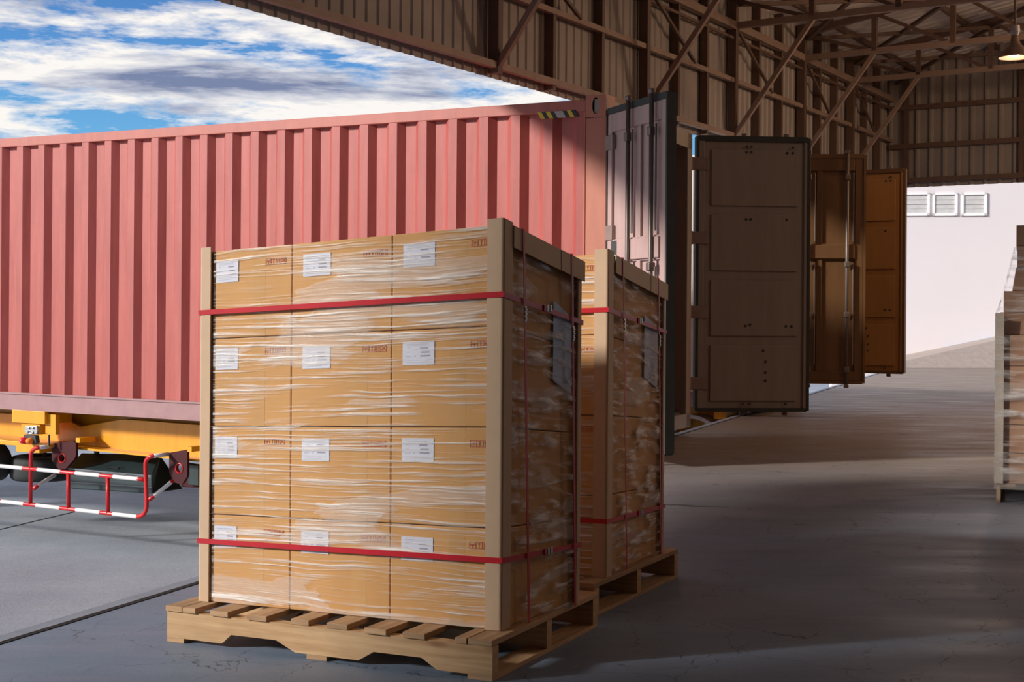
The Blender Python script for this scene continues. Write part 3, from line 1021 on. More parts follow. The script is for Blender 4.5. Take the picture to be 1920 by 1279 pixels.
# plates that carry the guard
for pts, hx, hy in ((((97, 832), (142, 826), (142, 858), (122, 880), (107, 878), (97, 862)), 116, 859), (((317, 849), (351, 843), (351, 893), (341, 909), (328, 905), (317, 888)), 336, 878)):
    o = 0.10
    P3 = [side(x, y, o) for x, y in pts]
    cen = side(hx, hy, o)
    mb = MB()
    nseg = 36
    # plate with a round hole: ring between the outline and the hole
    outl = []
    m_ = len(P3)
    for i in range(nseg):
        an = 2 * math.pi * i / nseg
        dirv = EXh * math.cos(an) + UP * math.sin(an)
        best = None
        for j in range(m_):
            a, b_ = P3[j], P3[(j + 1) % m_]
            ax, az = (a - cen).dot(EXh), (a - cen).z
            bx_, bz = (b_ - cen).dot(EXh), (b_ - cen).z
            dx, dz = bx_ - ax, bz - az
            den = math.cos(an) * dz - math.sin(an) * dx
            if abs(den) < 1e-9: continue
            tt = (ax * dz - az * dx) / den
            uu = (ax * math.sin(an) - az * math.cos(an)) / den
            if tt > 0 and -1e-6 <= uu <= 1 + 1e-6 and (best is None or tt < best): best = tt
        outl.append(cen + dirv * (best or 0.07))
    inn = [cen + (EXh * math.cos(2 * math.pi * i / nseg) + UP * math.sin(2 * math.pi * i / nseg)) * 0.038 for i in range(nseg)]
    t_ = NIN * 0.03
    for i in range(nseg):
        j = (i + 1) % nseg
        mb.face([outl[i], outl[j], inn[j], inn[i]]); mb.face([inn[i] + t_, inn[j] + t_, outl[j] + t_, outl[i] + t_])
        mb.face([inn[i], inn[j], inn[j] + t_, inn[i] + t_]); mb.face([outl[j], outl[i], outl[i] + t_, outl[j] + t_])
    pl = mb.build('guard_plate', 'maroon_paint', tr)
    mb = MB(); mb.lathe(cen, NIN, [(0.038, -0.004), (0.047, -0.004), (0.047, 0.034), (0.038, 0.034), (0.038, -0.004)], 28); mb.build('hole_collar', 'red_pipe_paint', pl, smooth=True)
    mb = MB(); q = side(pts[1][0], pts[1][1] + 4, o); mb.obox(q, EX * -0.05, NIN * 0.2, UP * 0.045); mb.build('plate_lug', 'yellow_paint', pl)

# side guard of bent pipe, red with white bands
sg = bpy.data.objects.new('side_guard', None); COL.objects.link(sg); sg.parent = tr; sg['_w'] = tr['_w']
GO = -0.06
RP = 0.0185
def pipe(name, pts, mis, r=RP):
    mb = MB(); mb.tube([side(*p) if len(p) == 3 else side(p[0], p[1], GO) for p in pts], r, 14, mis=mis)
    mb.build(name, ['red_pipe_paint', 'white_pipe_paint'], sg, smooth=True)
def rail_y(x, lo): return (940 + (969 - 940) * (x + 0) / 258) if lo else (874 + (899.5 - 874) * x / 272)
def rail(lo, cuts, bend):
    pts, mis = [], []
    for i, (x, c) in enumerate(cuts):
        pts.append((x, rail_y(x, lo)))
        mis.append(c)
    mis = mis[:-1]
    for p in bend:
        pts.append(p); mis.append(0)
    pipe('lower_rail' if lo else 'upper_rail', pts, mis)
rail(True, [(-260, 0), (-190, 1), (-130, 0), (-60, 1), (-2, 0), (3, 1), (45, 0), (68, 1), (113, 0), (143, 1), (188, 0), (212, 1), (257, 0), (258, 0)],
     [(265, 967.5), (270, 964), (273.5, 958), (275, 950), (275, 936), (273, 880), (273, 868), (275, 862), (280, 857.5), (287, 855, GO), (289, 854.7, GO + 0.01)])
rail(False, [(-260, 0), (-190, 1), (-130, 0), (-60, 1), (-2, 0), (1, 1), (43, 0), (71, 1), (114, 0), (142, 1), (187, 0), (213, 1), (259, 0), (271, 0)], [])
pipe('bracket_arm', [(288, 855.2), (316, 851.5, 0.10)], [1])
pipe('bracket_arm', [(57, 946), (58, 862), (58, 853), (60, 846), (66, 841), (74, 839)], [0] * 5)
pipe('bracket_arm', [(74, 839), (98, 837, 0.10)], [1])
pipe('post', [(128, rail_y(128, False)), (128.5, rail_y(128, True))], [0])
pipe('post', [(202, rail_y(202, False)), (202.5, rail_y(202, True))], [0])
pipe('stay', [(64, 917), (70, 911, GO + 0.04), (104, 890, 0.16)], [0, 1])
pipe('stay', [(279, 938), (288, 931, GO + 0.04), (320, 905, 0.12), (325, 901, 0.14)], [0, 1, 0])

# tool box hung under the beam
tbp = [(150, 845), (300, 851), (322, 868), (326, 893), (322, 916), (282, 928), (268, 927), (130, 914), (126, 880)]
o = 0.30
mb = MB()
A = side(150, 850, 0.42); Bp = side(277, 853, 0.42)
L_ = (Bp - A).dot(EXh)
front_tl, front_tr = side(128, 879, 0.16), side(285, 893, 0.16)
bl_, br2 = side(132, 917, 0.16), side(285, 926, 0.16)
back_tl, back_tr = side(152, 849, 0.52), side(300, 852, 0.52)
bb_l, bb_r = bl_ + NIN * 0.42, br2 + NIN * 0.42
mb.hexa([bl_, br2, bb_r, bb_l, front_tl, front_tr, back_tr, back_tl])
tb = mb.build('tool_box', 'toolbox_plastic', tr, bevel=0.012)
mb = MB()
e = (front_tr - front_tl)
mb.obox(front_tl - NIN * 0.012 - UP * 0.004, e, NIN * 0.02, UP * 0.012)
mb.build('lid_rim', 'tool_box_trim', tb)
mb = MB()
m0 = front_tl.lerp(front_tr, 0.52).lerp(back_tl.lerp(back_tr, 0.52), 0.2) + V(0, 0, 0.008)
mb.tube([m0 - e * 0.09 + UP * 0.02, m0 - e * 0.075 - NIN * 0.02, m0 + e * 0.075 - NIN * 0.02, m0 + e * 0.09 + UP * 0.02], 0.006, 8)
mb.build('lid_handle', 'black', tb)
mb = MB(); mb.obox(bl_.lerp(front_tl, 0.33) - NIN * 0.006, br2.lerp(front_tr, 0.33) - bl_.lerp(front_tl, 0.33), NIN * 0.01, UP * 0.008); mb.build('body_seam', 'tool_box_trim', tb)
mb = MB()
for kk in (0.2, 0.8):
    q = back_tl.lerp(back_tr, kk); mb.obox(q + UP * -0.02 + NIN * 0.01, EX * 0.04, NIN * 0.03, UP * 0.14)
mb.build('hanger', 'dark_steel', tb)
# spare wheel slung flat beneath the chassis
c = side(84, 876, 0.85)
wheel(tr, c, UP, 0.34, 0.235, 'spare_wheel')
mb = MB(); mb.tube([c + UP * 0.05, V(c.x, c.y, o1.z - 0.1)], 0.02, 8); mb.build('spare_hanger', 'dark_steel', tr)
c = side(-14, 866, 0.5)
wheel(tr, c, NIN, 0.20, 0.18, 'relay_wheel')
# dark drop frame seen right of the guard
slab([(340, 868), (470, 885), (470, 920), (340, 913)], 0.40, 0.06, 'frame_rail', 'maroon_paint')
slab([(352, 871), (372, 873), (372, 911), (352, 909)], 0.36, 0.03, 'frame_cover', 'toolbox_plastic')

# trailer under the pale container
tr2 = thing('container_trailer', 'trailer with white mudguard under the pale container, seen below the broad brown door', 'trailer', V(o2.x, o2.y, YARD), 'container trailers')
trailer_base(tr2, o2, 8.8, 2.0, zb1)
for t_ in (1.35, 2.4):
    for s_ in (0.25, 1.6):
        c = o2 + EX * t_ + NIN * s_; c.z = YARD + RW
        wheel(tr2, c, NIN, RW, 0.28)
    a = o2 + EX * t_ + NIN * 0.25; a.z = YARD + RW; b_ = o2 + EX * t_ + NIN * 1.6; b_.z = YARD + RW
    mb = MB(); mb.tube([a, b_], 0.06, 10); mb.build('axle', 'dark_steel', tr2)
    for s_ in (0.5, 1.3):
        c = o2 + EX * t_ + NIN * s_
        mb = MB(); mb.obox(V(c.x, c.y, YARD + RW) - EX * 0.05, EX * 0.1, NIN * 0.1, UP * (zb1 - 0.3 - YARD - RW)); mb.build('axle_hanger', 'dark_steel', tr2)
c = onplane(1296, 842, o2 + NIN * 0.1, NIN)
mb = MB()
for i in range(16):
    a0, a1 = math.pi * i / 16, math.pi * (i + 1) / 16
    def q(a, r): return c + EX * (r * math.cos(a)) + UP * (r * math.sin(a))
    mb.hexa([q(a0, 0.33), q(a1, 0.33), q(a1, 0.33) + NIN * 0.3, q(a0, 0.33) + NIN * 0.3, q(a0, 0.37), q(a1, 0.37), q(a1, 0.37) + NIN * 0.3, q(a0, 0.37) + NIN * 0.3])
mb.build('mudguard', 'white_pipe_paint', tr2)

# ================================================================== PALLETS AND LOADS
def plan(A, B, C, D=None):
    D = D or (A + C - B)
    def P(u, v):
        return (A * (1 - u) + B * u) * (1 - v) + (D * (1 - u) + C * u) * v
    return P

def pallet(label, A, B, C, deck, us, us_bottom):
    """A front left, B front right, C back right at floor level"""
    A, B, C = (V(p.x, p.y, 0) for p in (A, B, C))
    pl = plan(A, B, C)
    Lf, Ls = (B - A).length, (C - B).length
    def P(u, v, z): p = pl(u, v); return V(p.x, p.y, z)
    root = thing('wooden_pallet', label, 'pallet', (A + B + C + (A + C - B)) / 4, 'wooden pallets')
    tb_, bb_ = 0.0165, 0.014
    # stringers with fork notches, grain along the length
    st = 0.038 / Ls
    z0, z1 = bb_ + 0.0005, deck - tb_ - 0.0005
    nz = z0 + (z1 - z0) * 0.36
    for v0 in (0.0, 0.5 - st / 2, 1 - st):
        prof = [(0, z1), (0, z0), (0.185, z0), (0.215, nz), (0.36, nz), (0.42, z0), (0.615, z0), (0.66, nz), (0.80, nz), (0.845, z0), (1, z0), (1, z1)]
        mb = MB()
        mb.prism([P(u, v0, z) for u, z in prof], P(0, v0 + st, 0) - P(0, v0, 0))
        mb.build('stringer', 'pallet_wood', root)
    for i, (u0, u1) in enumerate(us):
        j = random.uniform(-0.006, 0.006)
        mb = MB(); mb.mapbox(lambda u, v, z: P(u, v, z), u0, u1, -0.006 + j, 1.006 + j, deck - tb_, deck)
        mb.build('deck_board', 'pallet_board_wood', root, bevel=0.0015)
    for u0, u1 in us_bottom:
        mb = MB(); mb.mapbox(P, u0, u1, 0.0, 1.0, 0.0, bb_)
        mb.build('bottom_board', 'pallet_board_wood', root, bevel=0.0015)
    return root

DECK = 0.113
def frac(x, y, A, B):
    """fraction along A-B where the viewing ray through column x meets the line's upright plane"""
    d_ = (B - A); n_ = V(d_.y, -d_.x, 0).normalized()
    p = onplane(x, y, A, n_)
    return (p - A).dot(d_) / d_.dot(d_)

pA, pB, pC = level(313, 1203), level(923, 1279), level(1120, 1176)
us_px = [(312, 344), (345, 369), (397, 430), (465, 502), (545, 579), (612, 651), (686, 727), (757, 799), (854, 876), (878, 923)]
def fr(x): return frac(x, 1170, V(pA.x, pA.y, 0), V(pB.x, pB.y, 0))
us1 = [(max(0, fr(a)), min(1, fr(b))) for a, b in us_px]
ub1 = [(0.0, fr(345)), (fr(575), fr(613)), (fr(877), 1.0)]
pal1 = pallet('light wooden pallet with notched stringers under the nearer wrapped load', pA, pB, pC, DECK, us1, ub1)

lA, lB, lC = level(378, 1127, DECK), level(937, 1183, DECK), level(1081, 1132, DECK)
q2B = level(1115, 1095, DECK); q2C = level(1271, 1029, DECK)
front = (V(pB.x, pB.y, 0) - V(pA.x, pA.y, 0))
q2A = q2B - front * 1.04
m2B = level(1134, 1083, DECK); m2C = level(1240, 1036, DECK)
m2A = m2B - (lB - lA) * 1.06
pal2 = pallet('wooden pallet under the farther wrapped load, half hidden behind the nearer one', V(q2A.x, q2A.y, 0), V(q2B.x, q2B.y, 0), V(q2C.x, q2C.y, 0), DECK, us1, ub1)

def topz(x, y, p):
    return at(x, y, p.y).z

class Load:
    def __init__(s, A, B, C, za, zb, zc, zd, deck):
        s.pl = plan(V(A.x, A.y, 0), V(B.x, B.y, 0), V(C.x, C.y, 0))
        s.z = (za, zb, zc, zd)
        s.deck = deck
        s.Lu = (B - A).length; s.Lv = (C - B).length
        s.h = (za + zb) / 2 - deck
    def P(s, u, v, w):
        p = s.pl(u, v)
        za, zb, zc, zd = s.z
        zt = (za * (1 - u) + zb * u) * (1 - v) + (zd * (1 - u) + zc * u) * v
        return V(p.x, p.y, s.deck + (zt - s.deck) * w)

def build_load(ld, which, cols, group_tag, place):
    """boxes, edge boards, wrap and straps of one load; which: words naming the load"""
    P = ld.P
    Lu, Lv, H = ld.Lu, ld.Lv, ld.h
    ROWS = 4
    TOP = 0.992
    rows = ['bottom row', 'second row from bottom', 'third row from bottom', 'top row']
    names = ['left end', 'middle', 'right end']
    for r in range(ROWS):
        w0, w1 = TOP * r / ROWS + 0.0012, TOP * (r + 1) / ROWS - 0.0012
        if r == 0: w0 = 0.0008
        for c in range(3):
            u0, u1 = cols[c] + 0.0012, cols[c + 1] - 0.0012
            v0, v1 = 0.006, 0.994
            cc = P((u0 + u1) / 2, 0.5, w0)
            root = thing('cardboard_box', 'labelled brown cardboard box, %s, %s of the %s load' % (rows[r], names[c], which), 'box', cc, 'cardboard boxes in the %s load' % which)
            mb = MB(); mb.mapbox(P, u0, u1, v0, v1, w0, w1); mb.build('carton', 'kraft', root, bevel=0.003)
            wU, hW = u1 - u0, w1 - w0
            def Q2(a, b, out): return P(u0 + wU * a, v0, w0 + hW * b) + nf * out
            nf = (P(1, 0, 0) - P(0, 0, 0)); nf = V(nf.y, -nf.x, 0).normalized()
            def quad(mb, a0, a1, b0, b1, o0, o1_, mi=0):
                mb.hexa([Q2(a0, b0, o1_), Q2(a1, b0, o1_), Q2(a1, b0, o0), Q2(a0, b0, o0), Q2(a0, b1, o1_), Q2(a1, b1, o1_), Q2(a1, b1, o0), Q2(a0, b1, o0)], mi)
            # vertical strip of tape
            ta = (0.55, 0.62, 0.55)[c]
            mb = MB(); quad(mb, ta, ta + 0.15, 0.004, 0.996, -0.0005, 0.0003); mb.build('packing_tape', 'packing_tape', root)
            # shipping label with grey print
            j = random.uniform(-0.012, 0.012)
            a0 = (0.115, 0.115, 0.105)[c]; a1 = a0 + (0.265, 0.28, 0.30)[c]
            b0, b1 = 0.635 + j, 0.88 + j
            mb = MB(); quad(mb, a0, a1, b0, b1, 0.0008, 0.0018, 0)
            lw, lh = a1 - a0, b1 - b0
            for (x0, x1, y0, y1, mi) in ((0.12, 0.78, 0.86, 0.90, 2), (0.55, 0.80, 0.68, 0.74, 1), (0.58, 0.84, 0.50, 0.56, 1), (0.56, 0.86, 0.35, 0.41, 1), (0.14, 0.22, 0.70, 0.74, 2),
                                         (0.12, 0.2, 0.53, 0.56, 2), (0.08, 0.26, 0.34, 0.38, 2), (0.36, 0.42, 0.34, 0.42, 2), (0.08, 0.9, 0.2, 0.22, 2), (0.1, 0.7, 0.11, 0.13, 2), (0.12, 0.86, 0.81, 0.825, 2)):
                quad(mb, a0 + lw * x0, a0 + lw * x1, b0 + lh * y0, b0 + lh * y1, 0.0018, 0.0022, mi)
            mb.build('shipping_label', ['paper_white', 'paper_print', 'paper_print_pale'], root)
            # red handling stamp: frame with four pictograms
            s0 = (0.70, 0.72, 0.74)[c]; s1 = s0 + 0.235; t0, t1 = 0.795 + j, 0.865 + j
            mb = MB()
            sw, sh = s1 - s0, t1 - t0
            def st(x0, x1, y0, y1): quad(mb, s0 + sw * x0, s0 + sw * x1, t0 + sh * y0, t0 + sh * y1, 0.0004, 0.0012)
            for x0, x1, y0, y1 in ((0, 1, 0, 0.06), (0, 1, 0.94, 1), (0, 0.015, 0, 1), (0.985, 1, 0, 1), (0.245, 0.26, 0, 1), (0.495, 0.51, 0, 1), (0.745, 0.76, 0, 1)):
                st(x0, x1, y0, y1)
            def pict(x):      # little signs
                return x
            # umbrella
            for k in range(8):
                a_ = math.pi * k / 7
                st(0.125 + 0.08 * math.cos(a_) - 0.012, 0.125 + 0.08 * math.cos(a_) + 0.012, 0.45, 0.47 + 0.25 * math.sin(a_))
            st(0.118, 0.132, 0.15, 0.6)
            # glass
            for k in range(5):
                st(0.33 + 0.012 * k, 0.43 - 0.012 * k, 0.80 - 0.09 * k, 0.86 - 0.09 * k)
            st(0.372, 0.388, 0.2, 0.5); st(0.34, 0.42, 0.14, 0.2)
            # two up arrows
            for cx in (0.58, 0.67):
                st(cx - 0.010, cx + 0.010, 0.2, 0.7)
                for k in range(4): st(cx - 0.035 + 0.009 * k, cx + 0.035 - 0.009 * k, 0.55 + 0.08 * k, 0.63 + 0.08 * k)
            st(0.54, 0.71, 0.12, 0.17)
            # crossed hook
            for k in range(9):
                f_ = k / 8
                st(0.79 + 0.16 * f_ - 0.015, 0.79 + 0.16 * f_ + 0.015, 0.18 + 0.6 * f_, 0.28 + 0.6 * f_)
                st(0.79 + 0.16 * f_ - 0.015, 0.79 + 0.16 * f_ + 0.015, 0.78 - 0.6 * f_, 0.88 - 0.6 * f_)
            mb.build('red_stamp', 'stamp_red', root)

    # outward shift in metres expressed in u, v
    def out(m): return m / Lu, m / Lv
    FO = -0.006            # film lies just inside the edge boards' outer face
    # stretch wrap
    def rim(s, m):
        """perimeter parameter 0..4 -> u, v at distance m outside the load"""
        mu, mv = out(m)
        k = int(s) % 4; f = s - int(s)
        c = [(-mu, -mv), (1 + mu, -mv), (1 + mu, 1 + mv), (-mu, 1 + mv)]
        a, b = c[k], c[(k + 1) % 4]
        return a[0] + (b[0] - a[0]) * f, a[1] + (b[1] - a[1]) * f
    mb = MB()
    seedv = 7 if which == 'nearer' else 31
    for k in range(4):
        lk = Lu if k % 2 == 0 else Lv
        amp = 0.0016 if k == 0 else 0.004
        def G(i, j, k=k, amp=amp, lk=lk):
            u, v = rim(k + min(i, 0.99999), 0.0)
            edge = min(i, 1 - i, 1) * 12
            nz = noise.noise(V(i * lk * 6 + seedv, j * 26, k * 5)) + 0.6 * noise.noise(V(i * lk * 15, j * 60 + seedv, k * 3))
            dpt = amp * abs(nz) * min(1, edge)
            c = P(0.5, 0.5, 0.5)
            p = P(u, v, j * 0.988 + 0.002)
            q_ = [V(0, -1, 0)]
            e1 = P(*rim(k, 0), 0.5) - P(*rim(k + 0.9999, 0), 0.5)
            nn = V(-e1.y, e1.x, 0).normalized()
            return p + nn * (dpt + 0.001)
        mb.grid(G, 60, 70, 0 if k == 0 else 1, uvf=lambda a, b, lk=lk, k=k: (a * lk + k * 3.3 + seedv, b * H))
    wrap = mb.build('stretch_wrap', ['film_front', 'film_side'], smooth=True)
    tag(wrap, 'clear creased stretch film wrapped around the boxes of the %s load' % which, 'plastic wrap', 'stretch wraps')

    # corner edge boards
    def L_board(u, v, du, dv, wide_u, wide_v, w0, w1, lab):
        """angle board on the corner (u, v); du, dv point outward"""
        th = 0.005
        mu, mv = out(1.0)
        gu, gv = 0.0034 * mu, 0.0034 * mv
        cu, cv = u + du * gu, v + dv * gv           # inner corner of the board
        mb = MB()
        def prof(w):
            pts = [(cu - du * wide_u * mu, cv), (cu, cv), (cu, cv - dv * wide_v * mv), (cu + du * th * mu, cv - dv * wide_v * mv)]
            for k in range(5):                     # rounded outer corner
                a_ = k / 4 * math.pi / 2
                rr = 0.008
                pts.append((cu + du * (th - rr + rr * math.cos(a_)) * mu, cv + dv * (th - rr + rr * math.sin(a_)) * mv))
            pts.append((cu - du * wide_u * mu, cv + dv * th * mv))
            return [P(a, b, w) for a, b in pts]
        lo, hi = prof(w0), prof(w1)
        m_ = len(lo)
        area = sum(lo[i].x * lo[(i + 1) % m_].y - lo[(i + 1) % m_].x * lo[i].y for i in range(m_))
        if area < 0: lo.reverse(); hi.reverse()
        i0 = len(mb.v); mb.v += lo + hi
        # split the concave end caps in two convex faces
        for i in range(m_):
            j = (i + 1) % m_
            mb.f.append((i0 + i, i0 + j, i0 + m_ + j, i0 + m_ + i)); mb.mi.append(0); mb.uv.append([(0, 0)] * 4)
        mb.f.append(tuple(i0 + m_ + i for i in range(m_))); mb.mi.append(1); mb.uv.append([(0, 0)] * m_)
        mb.f.append(tuple(reversed([i0 + i for i in range(m_)]))); mb.mi.append(1); mb.uv.append([(0, 0)] * m_)
        tag(mb.build('edge_protector', ['edge_board', 'edge_board_core']), lab, 'edge protector', 'edge boards of the %s load' % which)
    L_board(0, 0, -1, -1, 0.035, 0.035, 0.001, 1.002, 'upright tan edge board on the left corner of the %s load' % which)
    L_board(1, 0, 1, -1, 0.046, 0.046, 0.001, 1.004, 'wide upright tan edge board on the near right corner of the %s load' % which)
    L_board(1, 1, 1, 1, 0.035, 0.022, 0.001, 0.985, 'narrow upright edge board at the back right corner of the %s load' % which)
    # two boards along the right top edge
    for v0, v1, lab, dz in ((0.095, 0.70, 'long tan board along the right top edge of the %s load' % which, 0.0), (0.702, 1.03, 'short tan board ending the right top edge of the %s load' % which, 0.0015)):
        mb = MB()
        mu = 1.0 / Lu
        g, th, drop = 0.0092 + dz, 0.003, 0.058
        def PP(um, v, zoff):
            p = P(1 + um * mu, v, 0.992); return V(p.x, p.y, p.z + zoff)
        pr = [(g, -drop), (g + th, -drop), (g + th, 0.004), (g, 0.006), (-0.05, 0.006), (-0.05, 0.002), (g, 0.002)]
        lo = [PP(a, v0, b) for a, b in pr]; hi = [PP(a, v1, b) for a, b in pr]
        i0 = len(mb.v); mb.v += lo + hi; m_ = len(pr)
        for i in range(m_):
            j = (i + 1) % m_
            mb.f.append((i0 + i, i0 + m_ + i, i0 + m_ + j, i0 + j)); mb.mi.append(0); mb.uv.append([(0, 0)] * 4)
        mb.f.append(tuple(i0 + i for i in range(m_))); mb.mi.append(1); mb.uv.append([(0, 0)] * m_)
        mb.f.append(tuple(reversed([i0 + m_ + i for i in range(m_)]))); mb.mi.append(1); mb.uv.append([(0, 0)] * m_)
        tag(mb.build('edge_protector', ['edge_board', 'edge_board_core']), lab, 'edge protector', 'edge boards of the %s load' % which)

    # a sheet in a clear pocket on the right side, under the film
    nr = (P(1, 1, 0) - P(1, 0, 0)); nr = V(nr.y, -nr.x, 0).normalized()
    mb = MB()
    def SP(a, b): return P(1, 0.66 + 0.25 * a, 0.635 + 0.22 * b - 0.03 * a) - nr * 0.0025
    mb.hexa([SP(0, 0), SP(1, 0), SP(1, 0) - nr * 0.0012, SP(0, 0) - nr * 0.0012, SP(0, 1), SP(1, 1), SP(1, 1) - nr * 0.0012, SP(0, 1) - nr * 0.0012])
    tag(mb.build('document_pocket', 'envelope_film'), 'pale bluish document sheet on the right side of the %s load' % which, 'document', 'document pockets')

    # straps
    SO = 0.0095
    def hstrap(w, lab, seal_s, hh=0.0155):
        root = thing('red_strap', lab, 'strap', P(0.5, 0.5, w - 0.01), 'straps of the %s load' % which)
        mu, mv = out(SO)
        mb = MB()
        cs = [(-mu, -mv), (1 + mu, -mv), (1 + mu, 1 + mv), (-mu, 1 + mv)]
        du, dv = out(0.0012)
        co = [(-mu - du, -mv - dv), (1 + mu + du, -mv - dv), (1 + mu + du, 1 + mv + dv), (-mu - du, 1 + mv + dv)]
        hw = hh / 2 / H
        for k in range(4):
            a, b = cs[k], cs[(k + 1) % 4]; a2, b2 = co[k], co[(k + 1) % 4]
            mb.hexa([P(*a2, w - hw), P(*b2, w - hw), P(*b, w - hw), P(*a, w - hw), P(*a2, w + hw), P(*b2, w + hw), P(*b, w + hw), P(*a, w + hw)])
        mb.build('band', 'strap_red', root)
        # seal on the right side
        mb = MB()
        c = P(1 + mu, seal_s, w)
        ev = (P(1, 1, 0) - P(1, 0, 0)); ev.z = 0; ev.normalize()
        for k in range(3):
            mb.obox(c + ev * (0.018 * k) + nr * 0.001 - UP * 0.010, ev * 0.013, nr * 0.004, UP * 0.020, 1 if k == 0 else 0)
        mb.build('strap_seal', ['galvanised_steel', 'strap_red'], root, bevel=0.001)
    hstrap(0.818, 'level red strap round the upper part of the %s load' % which, 0.47)
    hstrap(0.172, 'level red strap round the lower part of the %s load' % which, 0.50)
    def vstrap(vv, vlow, lab, sealw, off):
        root = thing('red_strap', lab, 'strap', P(0.5, vv, 0.0), 'straps of the %s load' % which)
        mu, mv = out(0.0142 + off)
        mu2 = mu + out(0.0012)[0]
        hv = 0.0055 / Lv
        mb = MB()
        zt = 0.992 + 0.0068 / H
        def bx4(a, b):
            # a, b: (u, v, w) centre points of inner path, thin box with outward u thickness
            s_ = 1 if a[0] > 0.5 else -1
            mb.hexa([P(a[0], a[1] - hv, a[2]), P(a[0] + s_ * (mu2 - mu), a[1] - hv, a[2]), P(a[0] + s_ * (mu2 - mu), a[1] + hv, a[2]), P(a[0], a[1] + hv, a[2]),
                     P(b[0], b[1] - hv, b[2]), P(b[0] + s_ * (mu2 - mu), b[1] - hv, b[2]), P(b[0] + s_ * (mu2 - mu), b[1] + hv, b[2]), P(b[0], b[1] + hv, b[2])])
        bx4((1 + mu, vlow, 0.001), (1 + mu, vv, zt + 0.001))
        bx4((-mu, vlow, 0.001), (-mu, vv, zt + 0.001))
        mb.mapbox(P, -mu, 1 + mu, vv - hv, vv + hv, zt, zt + 0.001)
        mb.build('band', 'strap_red', root)
        mb = MB()
        vs = vlow + (vv - vlow) * sealw
        c0 = P(1 + mu2, vs, sealw)
        ev = (P(1, 1, 0) - P(1, 0, 0)); ev.z = 0; ev.normalize()
        for k in range(7):
            mb.obox(c0 - ev * 0.006 - UP * (0.0065 * k) + nr * 0.0003, ev * 0.012, nr * (0.005 if k % 2 else 0.003), UP * 0.0058)
        mb.build('strap_seal', 'galvanised_steel', root, bevel=0.001)
    vstrap(0.20, 0.30, 'nearer upright red strap down the right side of the %s load' % which, 0.80, 0.0)
    vstrap(0.84, 0.92, 'rear upright red strap down the right side of the %s load' % which, 0.79, 0.0)

za, zb, zc = topz(390, 467, lA), topz(945, 413, lB), topz(1090, 487, lC)
ld1 = Load(lA, lB, lC, za, zb, zc, za + zc - zb + 0.02, DECK)
def fl(x): return frac(x, 700, V(lA.x, lA.y, 0), V(lB.x, lB.y, 0))
cols1 = [0.008, fl(545), fl(733), 0.992]
build_load(ld1, 'nearer', cols1, 'a', 0)
zb2, zc2 = topz(1137, 470, m2B), topz(1247, 530, m2C)
za2 = za - 0.02
ld2 = Load(m2A, m2B, m2C, za2, zb2, zc2, za2 + zc2 - zb2 + 0.02, DECK)
build_load(ld2, 'farther', cols1, 'b', 0)

# ================================================================== WRAPPED STACK AT THE RIGHT EDGE
sB = level(1868, 941)
sd = V(0.94, -0.34, 0).normalized()        # along its front, to the right
sn = V(0.345, 0.938, 0).normalized()         # into depth
root = thing('wooden_pallet', 'dark shaded pallet beneath the tall wrapped stack at the right edge', 'pallet', sB, 'wooden pallets')
def SPt(a, b, z): return sB + sd * a + sn * b + UP * z
SD = sB.y
z_low = at(1868, 906, SD).z
for k in range(3):
    mb = MB(); mb.mapbox(SPt, 0.25 if k == 0 else 0.005, 1.0, 0.05 + k * 0.44, 0.05 + k * 0.44 + 0.04, 0.014, z_low - 0.018)
    mb.build('stringer', 'pallet_wood', root)
for a0 in (0.0, 0.46, 0.9):
    mb = MB(); mb.mapbox(SPt, a0, a0 + 0.022, -0.01, 0.96, 0.0, 0.0135); mb.build('bottom_board', 'pallet_board_wood', root)
mb = MB(); mb.mapbox(SPt, 0.0, 0.022, -0.012, -0.001, 0.014, z_low - 0.018); mb.build('end_block', 'edge_board', root)
for k in range(6):
    mb = MB(); mb.mapbox(SPt, 0.0 + k * 0.18, 0.10 + k * 0.18, 0.0, 0.96, z_low - 0.018, z_low); mb.build('deck_board', 'pallet_board_wood', root)
zs = [z_low] + [at(1868, y, SD).z for y in (849, 796, 741, 686, 628)]
cnt = ['lowest', 'second from below', 'third from below', 'fourth from below', 'fifth from below']
for i in range(5):
    for c in range(2):
        mb = MB(); mb.mapbox(SPt, 0.012 + c * 0.47, 0.475 + c * 0.47, 0.012, 0.94, zs[i] + 0.0015, zs[i + 1] - 0.0015)
        o = mb.build('cardboard_box', 'kraft_dull', bevel=0.003)
        tag(o, 'dull carton, %s of the wrapped stack at right edge, %s' % (cnt[i], 'beside corner board' if c == 0 else 'right column'), 'box', 'cartons in the right stack')
ups = [(0.012, 0.80, 'flat brown carton just above the corner board of the right stack', 628, 585), (0.03, 0.7, 'overhanging brown carton below the tapering top of the right stack', 585, 545), (0.075, 0.62, 'brown carton in the film-wrapped tapering top of the right stack', 545, 500),
       (0.10, 0.58, 'upper brown carton in the film-wrapped tapering top of the right stack', 500, 459), (0.095, 0.55, 'topmost dark brown carton of the right stack', 459, 419)]
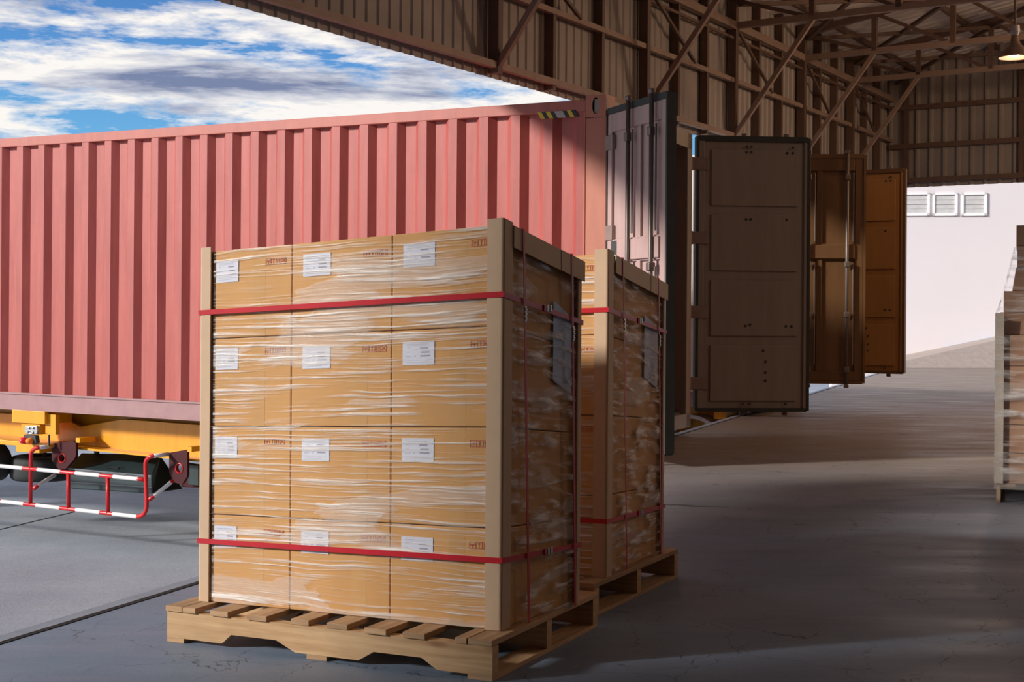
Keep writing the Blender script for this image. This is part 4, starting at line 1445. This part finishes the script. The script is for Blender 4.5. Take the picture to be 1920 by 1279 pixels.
for i, (a0, a1, lab, y0, y1) in enumerate(ups):
    z0, z1 = at(1868, y0, SD).z, at(1868, y1, SD).z
    mb = MB()
    tp = 0.0 if i != 2 else 0.02
    mb.hexa([SPt(a0, 0.06 + 0.02 * i, z0 + 0.001), SPt(a1, 0.06 + 0.02 * i, z0 + 0.001), SPt(a1, 0.8, z0 + 0.001), SPt(a0, 0.8, z0 + 0.001),
             SPt(a0 + tp, 0.07 + 0.02 * i, z1 - 0.001), SPt(a1, 0.07 + 0.02 * i, z1 - 0.001), SPt(a1, 0.8, z1 - 0.001), SPt(a0 + tp, 0.8, z1 - 0.001)])
    tag(mb.build('cardboard_box', 'kraft_dull', bevel=0.003), lab, 'box', 'cartons in the right stack')
mb = MB()
ztop = at(1868, 587, SD).z
mb.mapbox(SPt, -0.012, -0.007, -0.012, 0.06, z_low + 0.002, ztop)
mb.mapbox(SPt, -0.012, 0.035, -0.017, -0.012, z_low + 0.002, ztop)
tag(mb.build('edge_protector', 'edge_board_core'), 'pale upright edge board on the left corner of the right-hand stack', 'edge protector')
mb = MB()
def SF(z):   # the film leans in towards the top
    if z <= ztop: return -0.014
    k = (z - ztop) / (at(1868, 460, SD).z - ztop)
    return -0.014 + 0.10 * min(1, k) ** 0.8
ztt = at(1868, 462, SD).z
def GF(i, j):
    z = z_low - 0.03 + (ztt - z_low + 0.03) * j
    a = SF(z)
    w = 0.004 * noise.noise(V(i * 9, j * 22, 2))
    fr_ = -0.02 + max(0, (z - ztop)) * 0.22
    return SPt(a + (1.0 - a) * i, fr_ + w, z)
mb.grid(GF, 40, 60, 0, uvf=lambda a, b: (a, b * 1.3))
def GS(i, j):
    z = z_low - 0.03 + (ztt - z_low + 0.03) * j
    return SPt(SF(z) + 0.004 * noise.noise(V(i * 9, j * 22, 7)), (-0.02 + max(0, (z - ztop)) * 0.22) + (0.97) * i, z)
mb.grid(GS, 20, 60, 0, uvf=lambda a, b: (a + 3, b * 1.3))
tag(mb.build('stretch_wrap', 'film_stack', smooth=True), 'clear crumpled film around the tall stack at the right edge', 'plastic wrap', 'stretch wraps')

for o in list(bpy.data.objects):
    if '_w' in o: del o['_w']
